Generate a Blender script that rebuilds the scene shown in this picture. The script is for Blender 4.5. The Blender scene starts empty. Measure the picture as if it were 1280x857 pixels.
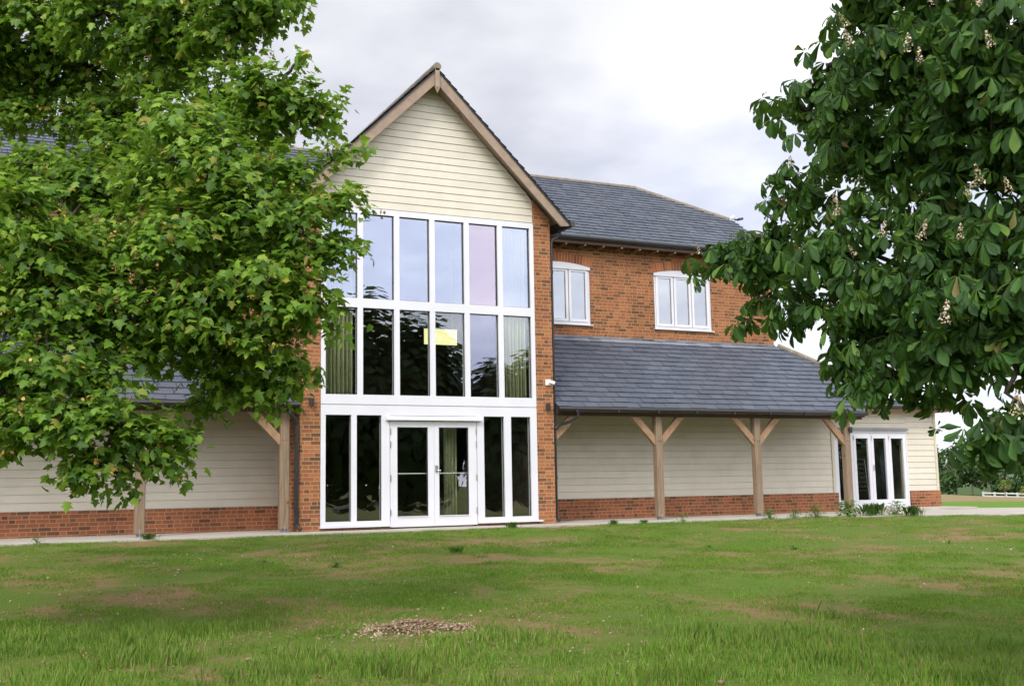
import bpy, math, random
import numpy as np
from mathutils import Matrix, Vector

random.seed(7)
RNG = np.random.default_rng(11)
sc = bpy.context.scene
COL = sc.collection
R = math.radians

# ------------------------------------------------------------------ camera
CAM_R = np.array([0.9027681683, -0.429792054, -0.0169830662])
CAM_U = np.array([-0.0386126850, -0.1203029852, 0.9919860142])
CAM_F = np.array([0.4283908202, 0.8948776353, 0.1252011308])
CAM_P = np.array([-5.873136778, -20.66741987, 0.762329388])
FPX = 1405.6975
cd = bpy.data.cameras.new("camera")
cam = bpy.data.objects.new("camera", cd)
COL.objects.link(cam)
cd.sensor_width = 36.0
cd.lens = 39.535
cd.clip_start = 0.1
cd.clip_end = 6000
cam.matrix_world = Matrix([[CAM_R[i], CAM_U[i], -CAM_F[i], CAM_P[i]] for i in range(3)] + [[0, 0, 0, 1]])
sc.camera = cam

# ------------------------------------------------------------------ exposure, sky, sun
sc.view_settings.view_transform = 'Standard'
sc.view_settings.look = 'None'
sc.view_settings.gamma = 1
sc.view_settings.use_curve_mapping = False
sc.view_settings.exposure = 0.6
sc.cycles.max_bounces = 10
sc.cycles.transparent_max_bounces = 16
sc.cycles.transmission_bounces = 6
sc.cycles.caustics_reflective = False
sc.cycles.caustics_refractive = False

SUN_DIR = Vector((-0.62, -0.62, 0.80)).normalized()      # towards the sun
sl = bpy.data.lights.new("sun", 'SUN')
sl.energy = 1.5
sl.angle = R(14)
sl.color = (1.0, 0.95, 0.86)
sun = bpy.data.objects.new("sun", sl)
COL.objects.link(sun)
sun.location = (-30, -40, 50)
sun.rotation_euler = (-SUN_DIR).to_track_quat('-Z', 'Y').to_euler()

world = bpy.data.worlds.new("World")
sc.world = world
world.use_nodes = True


class NT:
    """tiny helper round a node tree"""
    def __init__(self, tree):
        self.t = tree
        self.n = tree.nodes
        self.l = tree.links

    def node(self, kind, **kw):
        n = self.n.new(kind)
        for k, v in kw.items():
            setattr(n, k, v)
        return n

    def put(self, sock, v):
        if hasattr(v, 'is_output') or hasattr(v, 'links'):
            self.l.new(v, sock)
        else:
            sock.default_value = v

    def math(self, op, a, b=0.0, c=None):
        n = self.node('ShaderNodeMath', operation=op)
        self.put(n.inputs[0], a)
        self.put(n.inputs[1], b)
        if c is not None:
            self.put(n.inputs[2], c)
        return n.outputs[0]

    def mix(self, fac, a, b, blend='MIX'):
        n = self.node('ShaderNodeMix', data_type='RGBA', blend_type=blend)
        self.put(n.inputs[0], fac)
        for s, v in ((n.inputs[6], a), (n.inputs[7], b)):
            if isinstance(v, tuple) and len(v) == 3:
                v = (*v, 1)
            self.put(s, v)
        return n.outputs[2]

    def ramp(self, fac, stops, interp='LINEAR'):
        n = self.node('ShaderNodeValToRGB')
        n.color_ramp.interpolation = interp
        e = n.color_ramp.elements
        while len(e) < len(stops):
            e.new(0.5)
        for i, (p, c) in enumerate(stops):
            e[i].position = p
            e[i].color = (*c, 1) if len(c) == 3 else c
        self.put(n.inputs[0], fac)
        return n.outputs[0]

    def noise(self, vec, scale, detail=4, rough=0.55, out=0):
        n = self.node('ShaderNodeTexNoise')
        if vec is not None:
            self.l.new(vec, n.inputs['Vector'])
        n.inputs['Scale'].default_value = scale
        n.inputs['Detail'].default_value = detail
        n.inputs['Roughness'].default_value = rough
        return n.outputs[out]

    def maprange(self, v, a, b, c=0.0, d=1.0, smooth=False):
        n = self.node('ShaderNodeMapRange')
        if smooth:
            n.interpolation_type = 'SMOOTHSTEP'
        self.put(n.inputs[0], v)
        for i, q in enumerate((a, b, c, d)):
            n.inputs[i + 1].default_value = q
        return n.outputs[0]

    def vscale(self, vec, s):
        n = self.node('ShaderNodeMapping')
        self.l.new(vec, n.inputs[0])
        n.inputs['Scale'].default_value = s
        return n.outputs[0]


def build_world():
    w = NT(world.node_tree)
    w.n.clear()
    out = w.node('ShaderNodeOutputWorld')
    bg = w.node('ShaderNodeBackground')
    bg.inputs['Strength'].default_value = 0.1
    w.l.new(bg.outputs[0], out.inputs[0])
    sky = w.node('ShaderNodeTexSky')
    sky.sky_type = 'NISHITA'
    sky.sun_disc = False
    sky.sun_elevation = math.asin(SUN_DIR.z)
    sky.sun_rotation = math.atan2(SUN_DIR.x, SUN_DIR.y)
    tc = w.node('ShaderNodeTexCoord')
    sep = w.node('ShaderNodeSeparateXYZ')
    w.l.new(tc.outputs['Generated'], sep.inputs[0])
    x, y, z = sep.outputs
    zz = w.math('ADD', w.math('MAXIMUM', z, 0.0), 0.22)
    cmb = w.node('ShaderNodeCombineXYZ')
    w.l.new(w.math('DIVIDE', x, zz), cmb.inputs[0])
    w.l.new(w.math('DIVIDE', y, zz), cmb.inputs[1])
    cmb.inputs[2].default_value = 3.7
    n1 = w.noise(cmb.outputs[0], 0.85, 5, 0.5)
    n2 = w.noise(cmb.outputs[0], 2.1, 6, 0.55)
    m = w.math('ADD', w.math('MULTIPLY', n1, 0.72), w.math('MULTIPLY', n2, 0.28))
    cloud = w.ramp(m, [(0.37, (2.9, 3.05, 3.75)), (0.44, (3.8, 3.92, 4.6)), (0.495, (4.9, 4.95, 5.45)), (0.56, (6.5, 6.5, 6.75))])
    # brighter, thinner cloud low on the right of the building; added fill light from the sky behind the photographer for front and porch
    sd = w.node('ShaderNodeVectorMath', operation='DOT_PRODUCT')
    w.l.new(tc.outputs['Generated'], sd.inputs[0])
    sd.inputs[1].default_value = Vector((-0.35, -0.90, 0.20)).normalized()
    fill_glow = w.maprange(sd.outputs['Value'], -0.15, 0.85, 1.0, 3.7, True)
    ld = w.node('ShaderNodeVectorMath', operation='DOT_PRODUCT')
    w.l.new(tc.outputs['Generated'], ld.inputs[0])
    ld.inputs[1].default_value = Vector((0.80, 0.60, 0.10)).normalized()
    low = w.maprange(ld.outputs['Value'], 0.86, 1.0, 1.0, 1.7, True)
    k = w.math('MULTIPLY', fill_glow, low)
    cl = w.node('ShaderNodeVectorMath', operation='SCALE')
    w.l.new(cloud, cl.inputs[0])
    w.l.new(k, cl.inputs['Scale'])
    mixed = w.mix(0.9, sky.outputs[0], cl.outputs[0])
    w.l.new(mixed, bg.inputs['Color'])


build_world()

# ------------------------------------------------------------------ material helpers
MATS = {}


def new_mat(name):
    m = bpy.data.materials.new(name)
    m.use_nodes = True
    t = NT(m.node_tree)
    b = t.n['Principled BSDF']
    MATS[name] = m
    return m, t, b


def bump(t, b, height, strength=0.4, dist=0.01):
    n = t.node('ShaderNodeBump')
    n.inputs['Strength'].default_value = strength
    n.inputs['Distance'].default_value = dist
    t.l.new(height, n.inputs['Height'])
    t.l.new(n.outputs[0], b.inputs['Normal'])


def obj_coord(t):
    return t.node('ShaderNodeTexCoord').outputs['Object']


def noisy(name, a, b_, scale=3.0, rough=0.6, detail=5, bumps=0.0, bscale=60, stretch=None, spec=0.5):
    m, t, b = new_mat(name)
    v = obj_coord(t)
    if stretch:
        v = t.vscale(v, stretch)
    f = t.noise(v, scale, detail)
    c = t.ramp(f, [(0.3, a), (0.7, b_)])
    t.l.new(c, b.inputs['Base Color'])
    b.inputs['Roughness'].default_value = rough
    b.inputs['Specular IOR Level'].default_value = spec
    if bumps:
        bump(t, b, t.noise(v, bscale, 4), bumps, 0.004)
    return m


def brick_mat(name, cols, mortar, swap=False):
    """Flemish-ish bond: stretcher and header alternate in every course, each brick its own fired colour"""
    m, t, b = new_mat(name)
    v = obj_coord(t)
    s = t.node('ShaderNodeSeparateXYZ')
    t.l.new(v, s.inputs[0])
    wob = t.noise(v, 9.0, 3)
    x = t.math('ADD', s.outputs[0], s.outputs[1])
    x = t.math('ADD', x, t.math('MULTIPLY', wob, 0.012))
    z = t.math('ADD', s.outputs[2], t.math('MULTIPLY', t.noise(v, 6.0, 2), 0.008))
    rz = t.math('DIVIDE', z, 0.075)
    row = t.math('FLOOR', rz)
    fz = t.math('FRACT', rz)
    odd = t.math('MODULO', t.math('ABSOLUTE', row), 2.0)
    wn = t.node('ShaderNodeTexWhiteNoise', noise_dimensions='1D')
    t.l.new(row, wn.inputs['W'])
    jit = t.math('MULTIPLY', wn.outputs['Value'], 0.16)
    u = t.math('ADD', t.math('ADD', t.math('DIVIDE', x, 0.338), t.math('MULTIPLY', odd, 0.5)), jit)
    c = t.math('FLOOR', u)
    f = t.math('FRACT', u)
    head = t.math('GREATER_THAN', f, 0.667)
    a = t.math('ABSOLUTE', t.math('SUBTRACT', f, 0.667))
    e = t.math('MINIMUM', t.math('MINIMUM', a, f), t.math('SUBTRACT', 1.0, f))
    ex = t.math('MULTIPLY', e, 0.338)
    ez = t.math('MULTIPLY', t.math('MINIMUM', fz, t.math('SUBTRACT', 1.0, fz)), 0.075)
    edge = t.math('MINIMUM', ex, ez)
    edge = t.math('ADD', edge, t.math('MULTIPLY', t.math('SUBTRACT', t.noise(v, 70, 3), 0.5), 0.006))
    isb = t.maprange(edge, 0.0045, 0.0095)
    cv = t.node('ShaderNodeCombineXYZ')
    t.l.new(t.math('ADD', t.math('MULTIPLY', c, 2.0), head), cv.inputs[0])
    t.l.new(row, cv.inputs[1])
    w3 = t.node('ShaderNodeTexWhiteNoise', noise_dimensions='2D')
    t.l.new(cv.outputs[0], w3.inputs['Vector'])
    col = t.ramp(w3.outputs['Value'], cols)
    col = t.mix(t.math('MULTIPLY', t.noise(v, 38, 4), 0.45), col, (0.30, 0.15, 0.07))
    mo = t.mix(t.noise(v, 5, 3), mortar, tuple(q * 0.75 for q in mortar))
    base = t.mix(isb, mo, col)
    big = t.ramp(t.noise(v, 0.7, 3), [(0.3, (0.82, 0.80, 0.80)), (0.7, (1.1, 1.1, 1.1))])
    base = t.mix(1.0, base, big, 'MULTIPLY')
    t.l.new(base, b.inputs['Base Color'])
    b.inputs['Roughness'].default_value = 0.85
    b.inputs['Specular IOR Level'].default_value = 0.25
    bump(t, b, t.math('ADD', isb, t.math('MULTIPLY', t.noise(v, 90, 3), 0.4)), 0.6, 0.006)
    return m


BRICK_COLS = [(0.0, (0.06, 0.028, 0.02)), (0.12, (0.12, 0.046, 0.028)), (0.3, (0.23, 0.075, 0.036)),
              (0.65, (0.31, 0.10, 0.042)), (0.9, (0.37, 0.14, 0.055)), (1.0, (0.16, 0.058, 0.034))]
brick_mat('orange_brick', BRICK_COLS, (0.42, 0.27, 0.13))
PL_COLS = [(0.0, (0.06, 0.028, 0.022)), (0.15, (0.13, 0.045, 0.03)), (0.4, (0.25, 0.075, 0.038)),
           (0.8, (0.31, 0.095, 0.045)), (1.0, (0.17, 0.055, 0.035))]
brick_mat('red_brick', PL_COLS, (0.42, 0.24, 0.12))


def island_mat(name, stops, rough, scale=25, spec=0.5, amount=0.35, bumps=0.3):
    m, t, b = new_mat(name)
    g = t.node('ShaderNodeNewGeometry')
    c = t.ramp(g.outputs['Random Per Island'], stops)
    v = obj_coord(t)
    n = t.ramp(t.noise(v, scale, 5), [(0.25, (0.6, 0.6, 0.6)), (0.75, (1.3, 1.3, 1.3))])
    c = t.mix(amount, c, t.mix(1.0, c, n, 'MULTIPLY'))
    t.l.new(c, b.inputs['Base Color'])
    b.inputs['Roughness'].default_value = rough
    b.inputs['Specular IOR Level'].default_value = spec
    if bumps:
        bump(t, b, t.noise(v, scale * 2, 4), bumps, 0.004)
    return m


island_mat('soldier_brick', [(0, (0.20, 0.07, 0.035)), (0.5, (0.36, 0.12, 0.045)), (1, (0.43, 0.16, 0.065))], 0.85, 60, 0.25)
island_mat('slate', [(0, (0.068, 0.080, 0.104)), (0.5, (0.080, 0.092, 0.118)), (0.85, (0.094, 0.105, 0.132)), (1, (0.084, 0.086, 0.108))], 0.42, 14, 0.5, 0.35)
noisy('mortar', (0.36, 0.25, 0.14), (0.44, 0.31, 0.18), 8, 0.9)
noisy('slate_under', (0.02, 0.022, 0.026), (0.03, 0.03, 0.035), 4, 0.8)
island_mat('cream_boards', [(0, (0.57, 0.525, 0.425)), (1, (0.61, 0.565, 0.46))], 0.5, 2.5, 0.35, 0.2, 0.15)
noisy('cream_trim', (0.52, 0.48, 0.36), (0.56, 0.52, 0.40), 2, 0.5)
noisy('white_paint', (0.60, 0.60, 0.63), (0.66, 0.66, 0.69), 1.5, 0.4)
noisy('black_plastic', (0.012, 0.012, 0.013), (0.022, 0.022, 0.024), 8, 0.35)
noisy('dark_timber', (0.045, 0.025, 0.014), (0.10, 0.055, 0.03), 3, 0.7, stretch=(0.4, 4, 4))
noisy('lead_flashing', (0.16, 0.17, 0.19), (0.24, 0.25, 0.27), 3, 0.5)
noisy('clay_ridge', (0.15, 0.125, 0.09), (0.22, 0.185, 0.14), 7, 0.8)
noisy('concrete', (0.33, 0.295, 0.245), (0.45, 0.41, 0.35), 1.7, 0.85, 8, 0.3, 40)
noisy('steel', (0.45, 0.45, 0.46), (0.6, 0.6, 0.6), 9, 0.3)
MATS['steel'].node_tree.nodes['Principled BSDF'].inputs['Metallic'].default_value = 0.9
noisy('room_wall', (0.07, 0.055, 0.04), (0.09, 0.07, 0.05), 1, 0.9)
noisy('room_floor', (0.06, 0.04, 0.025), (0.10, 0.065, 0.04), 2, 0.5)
noisy('green_curtain', (0.42, 0.45, 0.26), (0.54, 0.57, 0.35), 3, 0.9, stretch=(3, 3, 0.3))
noisy('dark_curtain', (0.03, 0.035, 0.06), (0.06, 0.065, 0.10), 3, 0.9, stretch=(3, 3, 0.3))
noisy('chair_fabric', (0.012, 0.012, 0.015), (0.025, 0.025, 0.03), 12, 0.7)
noisy('camera_white', (0.7, 0.7, 0.7), (0.8, 0.8, 0.8), 6, 0.4)
noisy('bark', (0.022, 0.018, 0.013), (0.07, 0.055, 0.04), 9, 0.9, 6, 0.8, 30, stretch=(1, 1, 0.35))
noisy('pale_bark', (0.10, 0.08, 0.05), (0.18, 0.14, 0.10), 9, 0.9)
noisy('white_rail', (0.45, 0.45, 0.42), (0.52, 0.52, 0.5), 5, 0.6)
noisy('washed_out_mast', (0.75, 0.72, 0.68), (0.85, 0.82, 0.8), 2, 0.7)  # washed-out look of the overexposed distance put into the mast's colour


def oak(name, a, b_, stretch):
    m, t, b = new_mat(name)
    v = obj_coord(t)
    vs = t.vscale(v, stretch)
    g = t.noise(vs, 5, 8, 0.65)
    c = t.ramp(g, [(0.25, a), (0.5, tuple((p + q) / 2 for p, q in zip(a, b_))), (0.75, b_)])
    kn = t.noise(v, 6, 2)
    c = t.mix(t.maprange(kn, 0.68, 0.76), c, (0.10, 0.055, 0.03))
    c = t.mix(t.math('MULTIPLY', t.maprange(t.noise(v, 1.3, 3), 0.5, 0.75), 0.5), c, (0.22, 0.17, 0.13))
    t.l.new(c, b.inputs['Base Color'])
    b.inputs['Roughness'].default_value = 0.7
    b.inputs['Specular IOR Level'].default_value = 0.3
    bump(t, b, g, 0.5, 0.006)


oak('oak_post', (0.13, 0.09, 0.056), (0.30, 0.215, 0.14), (7, 7, 0.45))
oak('oak_brace', (0.20, 0.115, 0.06), (0.40, 0.255, 0.15), (3, 6, 1.2))
oak('barge_timber', (0.22, 0.16, 0.115), (0.34, 0.255, 0.19), (1.2, 6, 1.2))


def glass_mat(name, tint, r0, trans):
    m, t, b = new_mat(name)
    t.n.remove(b)
    out = t.n['Material Output']
    g = t.node('ShaderNodeBsdfGlossy')
    g.inputs['Color'].default_value = (*tint, 1)
    g.inputs['Roughness'].default_value = 0.0
    nb = t.node('ShaderNodeBump')
    nb.inputs['Strength'].default_value = 0.06
    nb.inputs['Distance'].default_value = 0.004
    t.l.new(t.noise(obj_coord(t), 1.6, 1), nb.inputs['Height'])
    t.l.new(nb.outputs[0], g.inputs['Normal'])
    tr = t.node('ShaderNodeBsdfTransparent')
    tr.inputs['Color'].default_value = (*trans, 1)
    lw_ = t.node('ShaderNodeLayerWeight')
    lw_.inputs['Blend'].default_value = 0.5
    fac = t.math('ADD', t.math('MULTIPLY', t.math('POWER', lw_.outputs['Facing'], 5.0), 1 - r0), r0)
    mx = t.node('ShaderNodeMixShader')
    t.l.new(fac, mx.inputs[0])
    t.l.new(tr.outputs[0], mx.inputs[1])
    t.l.new(g.outputs[0], mx.inputs[2])
    t.l.new(mx.outputs[0], out.inputs[0])


glass_mat('glass_blue', (0.82, 0.87, 1.0), 0.30, (0.7, 0.73, 0.71))
glass_mat('glass_violet', (0.80, 0.82, 1.0), 0.15, (0.95, 0.96, 0.95))
glass_mat('glass_pink', (0.98, 0.88, 0.97), 0.30, (0.55, 0.53, 0.55))
glass_mat('glass_plain', (0.92, 0.96, 1.0), 0.11, (0.96, 0.97, 0.95))
glass_mat('glass_clear', (0.92, 0.95, 1.0), 0.24, (0.7, 0.72, 0.72))


def leaf_mat(name, stops, trans=0.35, rough=0.4, tcol=(0.25, 0.42, 0.04)):
    m, t, b = new_mat(name)
    out = t.n['Material Output']
    g = t.node('ShaderNodeNewGeometry')
    c = t.ramp(g.outputs['Random Per Island'], stops)
    v = obj_coord(t)
    n = t.ramp(t.noise(v, 1.1, 3), [(0.3, (0.7, 0.75, 0.7)), (0.7, (1.2, 1.15, 1.1))])
    c = t.mix(1.0, c, n, 'MULTIPLY')
    t.l.new(c, b.inputs['Base Color'])
    b.inputs['Roughness'].default_value = rough
    b.inputs['Specular IOR Level'].default_value = 0.35
    tl = t.node('ShaderNodeBsdfTranslucent')
    t.l.new(t.mix(0.6, c, (*tcol, 1)), tl.inputs['Color'])
    mx = t.node('ShaderNodeMixShader')
    mx.inputs[0].default_value = trans
    t.l.new(b.outputs[0], mx.inputs[1])
    t.l.new(tl.outputs[0], mx.inputs[2])
    t.l.new(mx.outputs[0], out.inputs[0])
    return m


leaf_mat('sycamore_leaf', [(0, (0.045, 0.11, 0.014)), (0.4, (0.12, 0.24, 0.024)), (0.8, (0.23, 0.37, 0.038)), (0.95, (0.26, 0.37, 0.05)), (1.0, (0.34, 0.26, 0.06))], 0.42, 0.5)
leaf_mat('chestnut_leaf', [(0, (0.020, 0.058, 0.012)), (0.5, (0.036, 0.098, 0.017)), (0.85, (0.062, 0.15, 0.024)), (0.985, (0.13, 0.23, 0.035)), (1.0, (0.20, 0.13, 0.05))], 0.30, 0.62)
leaf_mat('bank_leaf', [(0, (0.02, 0.05, 0.012)), (0.5, (0.035, 0.08, 0.018)), (1, (0.06, 0.11, 0.025))], 0.2)
leaf_mat('pale_leaf', [(0, (0.10, 0.15, 0.03)), (0.5, (0.16, 0.20, 0.04)), (1, (0.26, 0.26, 0.07))], 0.3)
leaf_mat('grass_blade', [(0, (0.07, 0.15, 0.015)), (0.5, (0.17, 0.31, 0.035)), (0.82, (0.21, 0.30, 0.055)), (0.93, (0.32, 0.31, 0.11)), (1, (0.34, 0.25, 0.13))], 0.35, 0.6)
leaf_mat('lawn_blade', [(0, (0.05, 0.125, 0.010)), (0.35, (0.10, 0.22, 0.016)), (0.65, (0.17, 0.30, 0.025)), (0.88, (0.20, 0.33, 0.04)), (0.94, (0.32, 0.27, 0.10)), (1, (0.30, 0.21, 0.10))], 0.35, 0.7)
leaf_mat('weed_leaf', [(0, (0.07, 0.15, 0.025)), (0.6, (0.11, 0.22, 0.04)), (1, (0.18, 0.28, 0.07))], 0.4, 0.6)
island_mat('seed_key', [(0, (0.36, 0.22, 0.05)), (0.6, (0.45, 0.34, 0.08)), (1, (0.40, 0.16, 0.06))], 0.6, 30)
island_mat('blossom', [(0, (0.58, 0.54, 0.42)), (0.35, (0.52, 0.43, 0.29)), (0.6, (0.40, 0.26, 0.17)), (1, (0.12, 0.15, 0.04))], 0.6, 40)
island_mat('pebble', [(0, (0.16, 0.10, 0.055)), (0.5, (0.28, 0.19, 0.11)), (0.9, (0.40, 0.30, 0.19)), (1, (0.52, 0.46, 0.36))], 0.85, 50)

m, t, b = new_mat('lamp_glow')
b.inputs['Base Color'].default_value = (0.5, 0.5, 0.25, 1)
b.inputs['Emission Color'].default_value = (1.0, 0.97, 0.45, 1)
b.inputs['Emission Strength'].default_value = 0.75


def ground_mat():
    m, t, b = new_mat('turf')
    v = obj_coord(t)
    n = t.noise(v, 0.42, 6, 0.62)
    n2 = t.noise(v, 9, 5, 0.7)
    f = t.math('ADD', t.math('MULTIPLY', n, 0.75), t.math('MULTIPLY', n2, 0.25))
    near = t.ramp(f, [(0.36, (0.26, 0.165, 0.085)), (0.45, (0.20, 0.145, 0.065)), (0.51, (0.115, 0.15, 0.03)), (0.66, (0.075, 0.155, 0.017))])
    sp = t.node('ShaderNodeTexVoronoi')
    t.l.new(v, sp.inputs['Vector'])
    sp.inputs['Scale'].default_value = 14
    stone = t.math('MULTIPLY', t.maprange(sp.outputs['Distance'], 0.16, 0.10), t.maprange(t.noise(v, 3.1, 3), 0.52, 0.62))
    near = t.mix(stone, near, (0.36, 0.28, 0.18))
    # distance towards the field on the right
    dp = t.node('ShaderNodeVectorMath', operation='DOT_PRODUCT')
    t.l.new(v, dp.inputs[0])
    dp.inputs[1].default_value = (0.747, 0.665, 0)
    dist = t.math('ADD', dp.outputs['Value'], 0.747 * 5.873 + 0.665 * 20.667)
    dist = t.math('ADD', dist, t.math('MULTIPLY', t.noise(v, 0.3, 4), 3.0))
    fieldg = t.mix(t.noise(v, 1.2, 5), (0.10, 0.20, 0.025), (0.15, 0.24, 0.04))
    fieldb = t.mix(t.noise(v, 1.0, 6), (0.20, 0.155, 0.08), (0.30, 0.24, 0.12))
    c = t.mix(t.maprange(dist, 30.5, 32), near, fieldg)
    c = t.mix(t.maprange(dist, 43, 44.5), c, fieldb)
    c = t.mix(t.maprange(dist, 95, 110), c, (0.06, 0.10, 0.03))
    t.l.new(c, b.inputs['Base Color'])
    b.inputs['Roughness'].default_value = 0.95
    b.inputs['Specular IOR Level'].default_value = 0.1
    bump(t, b, t.noise(v, 22, 6, 0.7), 0.8, 0.03)


ground_mat()
noisy('hill_green', (0.055, 0.10, 0.05), (0.12, 0.17, 0.085), 0.03, 0.95, 8)

# ------------------------------------------------------------------ object helpers


def tag(o, label=None, cat=None, group=None, kind=None):
    if label:
        o['label'] = label
    if cat:
        o['category'] = cat
    if group:
        o['group'] = group
    if kind:
        o['kind'] = kind
    return o


def empty(name, loc=(0, 0, 0), parent=None):
    o = bpy.data.objects.new(name, None)
    o.empty_display_size = 0.3
    COL.objects.link(o)
    o.location = loc
    if parent:
        o.parent = parent
    return o


class MB:
    def __init__(self):
        self.v = []
        self.f = []

    def quad(self, *pts):
        n = len(self.v)
        self.v += [tuple(p) for p in pts]
        self.f.append(tuple(range(n, n + len(pts))))

    def box(self, x0, x1, y0, y1, z0, z1):
        n = len(self.v)
        self.v += [(x0, y0, z0), (x1, y0, z0), (x1, y1, z0), (x0, y1, z0), (x0, y0, z1), (x1, y0, z1), (x1, y1, z1), (x0, y1, z1)]
        for q in ((0, 3, 2, 1), (4, 5, 6, 7), (0, 1, 5, 4), (1, 2, 6, 5), (2, 3, 7, 6), (3, 0, 4, 7)):
            self.f.append(tuple(n + i for i in q))

    def cbox(self, x0, x1, y0, y1, z0, z1, c=0.012):
        """box with chamfered vertical edges"""
        pts = [(x0 + c, y0), (x1 - c, y0), (x1, y0 + c), (x1, y1 - c), (x1 - c, y1), (x0 + c, y1), (x0, y1 - c), (x0, y0 + c)]
        self.prism([(x, y, z0) for x, y in pts], (0, 0, z1 - z0))

    def prism(self, pts, d):
        n = len(self.v)
        k = len(pts)
        self.v += [tuple(p) for p in pts]
        self.v += [tuple(p[i] + d[i] for i in range(3)) for p in pts]
        self.f.append(tuple(range(n, n + k))[::-1])
        self.f.append(tuple(range(n + k, n + 2 * k)))
        for i in range(k):
            j = (i + 1) % k
            self.f.append((n + i, n + j, n + k + j, n + k + i))

    def bar(self, a, b, w, h, up=(0, 0, 1)):
        """rectangular bar from a to b"""
        a = Vector(a); b = Vector(b)
        d = (b - a).normalized()
        s = d.cross(Vector(up)).normalized()
        u = s.cross(d)
        pts = [a + s * (w / 2) * i + u * (h / 2) * j for i, j in ((-1, -1), (1, -1), (1, 1), (-1, 1))]
        self.prism([tuple(p) for p in pts], tuple(b - a))

    def tube(self, pts, rads, seg=8):
        pts = [Vector(p) for p in pts]
        if not hasattr(rads, '__len__'):
            rads = [rads] * len(pts)
        n = len(self.v)
        side = None
        for i, p in enumerate(pts):
            d = (pts[min(i + 1, len(pts) - 1)] - pts[max(i - 1, 0)]).normalized()
            if side is None:
                side = d.orthogonal().normalized()
            side = (side - d * side.dot(d)).normalized()
            o = d.cross(side)
            for k in range(seg):
                a = 2 * math.pi * k / seg
                self.v.append(tuple(p + (side * math.cos(a) + o * math.sin(a)) * rads[i]))
        for i in range(len(pts) - 1):
            for k in range(seg):
                k2 = (k + 1) % seg
                self.f.append((n + i * seg + k, n + i * seg + k2, n + (i + 1) * seg + k2, n + (i + 1) * seg + k))
        self.f.append(tuple(n + k for k in range(seg))[::-1])
        e = n + (len(pts) - 1) * seg
        self.f.append(tuple(e + k for k in range(seg)))

    def build_each(self, name, mat, parent=None):
        """every box of this builder as a part of its own (each box has 8 vertices)"""
        for i in range(0, len(self.v), 8):
            b_ = MB()
            b_.v = self.v[i:i + 8]
            b_.f = [tuple(q - i for q in f) for f in self.f if i <= f[0] < i + 8]
            b_.build(name, mat, parent)

    def build(self, name, mat, parent=None, smooth=False):
        me = bpy.data.meshes.new(name)
        me.from_pydata(self.v, [], self.f)
        me.materials.append(MATS[mat])
        if smooth:
            me.polygons.foreach_set('use_smooth', [True] * len(me.polygons))
        o = bpy.data.objects.new(name, me)
        COL.objects.link(o)
        if parent:
            o.parent = parent
        return o


def np_mesh(name, verts, faces_per, mat, parent=None, smooth=False, tpl_faces=None, n_inst=None, tpl_n=None):
    """verts (N,3); the template faces repeat n_inst times with offset tpl_n"""
    flat = np.concatenate([np.array(f) for f in tpl_faces])
    tot = np.array([len(f) for f in tpl_faces])
    off = (np.arange(n_inst) * tpl_n)[:, None]
    loops = (flat[None, :] + off).ravel().astype(np.int32)
    totals = np.tile(tot, n_inst).astype(np.int32)
    starts = np.concatenate([[0], np.cumsum(totals)[:-1]]).astype(np.int32)
    me = bpy.data.meshes.new(name)
    me.vertices.add(len(verts))
    me.vertices.foreach_set('co', np.ascontiguousarray(verts, dtype=np.float32).ravel())
    me.loops.add(len(loops))
    me.loops.foreach_set('vertex_index', loops)
    me.polygons.add(len(totals))
    me.polygons.foreach_set('loop_start', starts)
    me.polygons.foreach_set('loop_total', totals)
    if smooth:
        me.polygons.foreach_set('use_smooth', np.ones(len(totals), dtype=bool))
    me.materials.append(MATS[mat])
    me.update(calc_edges=True)
    me.validate()
    o = bpy.data.objects.new(name, me)
    COL.objects.link(o)
    if parent:
        o.parent = parent
    return o


def at(px, py, depth):
    """world point at a given distance along the view axis"""
    return CAM_P + depth * (CAM_F + CAM_R * (px - 640) / FPX - CAM_U * (py - 428.5) / FPX)


# ------------------------------------------------------------------ ground
def vnoise(x, y, seed=0):
    """smooth value noise on numpy arrays"""
    xi = np.floor(x).astype(np.int64); yi = np.floor(y).astype(np.int64)
    fx = x - xi; fy = y - yi
    fx = fx * fx * (3 - 2 * fx); fy = fy * fy * (3 - 2 * fy)

    def h(a, b_):
        k = (a * 374761393 + b_ * 668265263 + seed * 974711) & 0xffffffff
        k = ((k ^ (k >> 13)) * 1274126177) & 0xffffffff
        return ((k ^ (k >> 16)) & 0xffff) / 65535.0
    return (h(xi, yi) * (1 - fx) + h(xi + 1, yi) * fx) * (1 - fy) + (h(xi, yi + 1) * (1 - fx) + h(xi + 1, yi + 1) * fx) * fy


def fbm(x, y, seed=0, o=4):
    s = 0; a = 0.5; f = 1.0; tot = 0
    for i in range(o):
        s = s + a * vnoise(x * f, y * f, seed + i); tot += a; a *= 0.5; f *= 2.1
    return s / tot


EX = [-200, 10.8, 12.5, 14.5, 18, 24, 200]
EY = [-1.0, -1.0, -2.1, -3.5, -4.6, -5.0, -5.0]


def edge_y(x):
    return np.interp(x, EX, EY)


FD = np.array([0.747, 0.665]); FL = np.array([0.665, -0.747])


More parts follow.
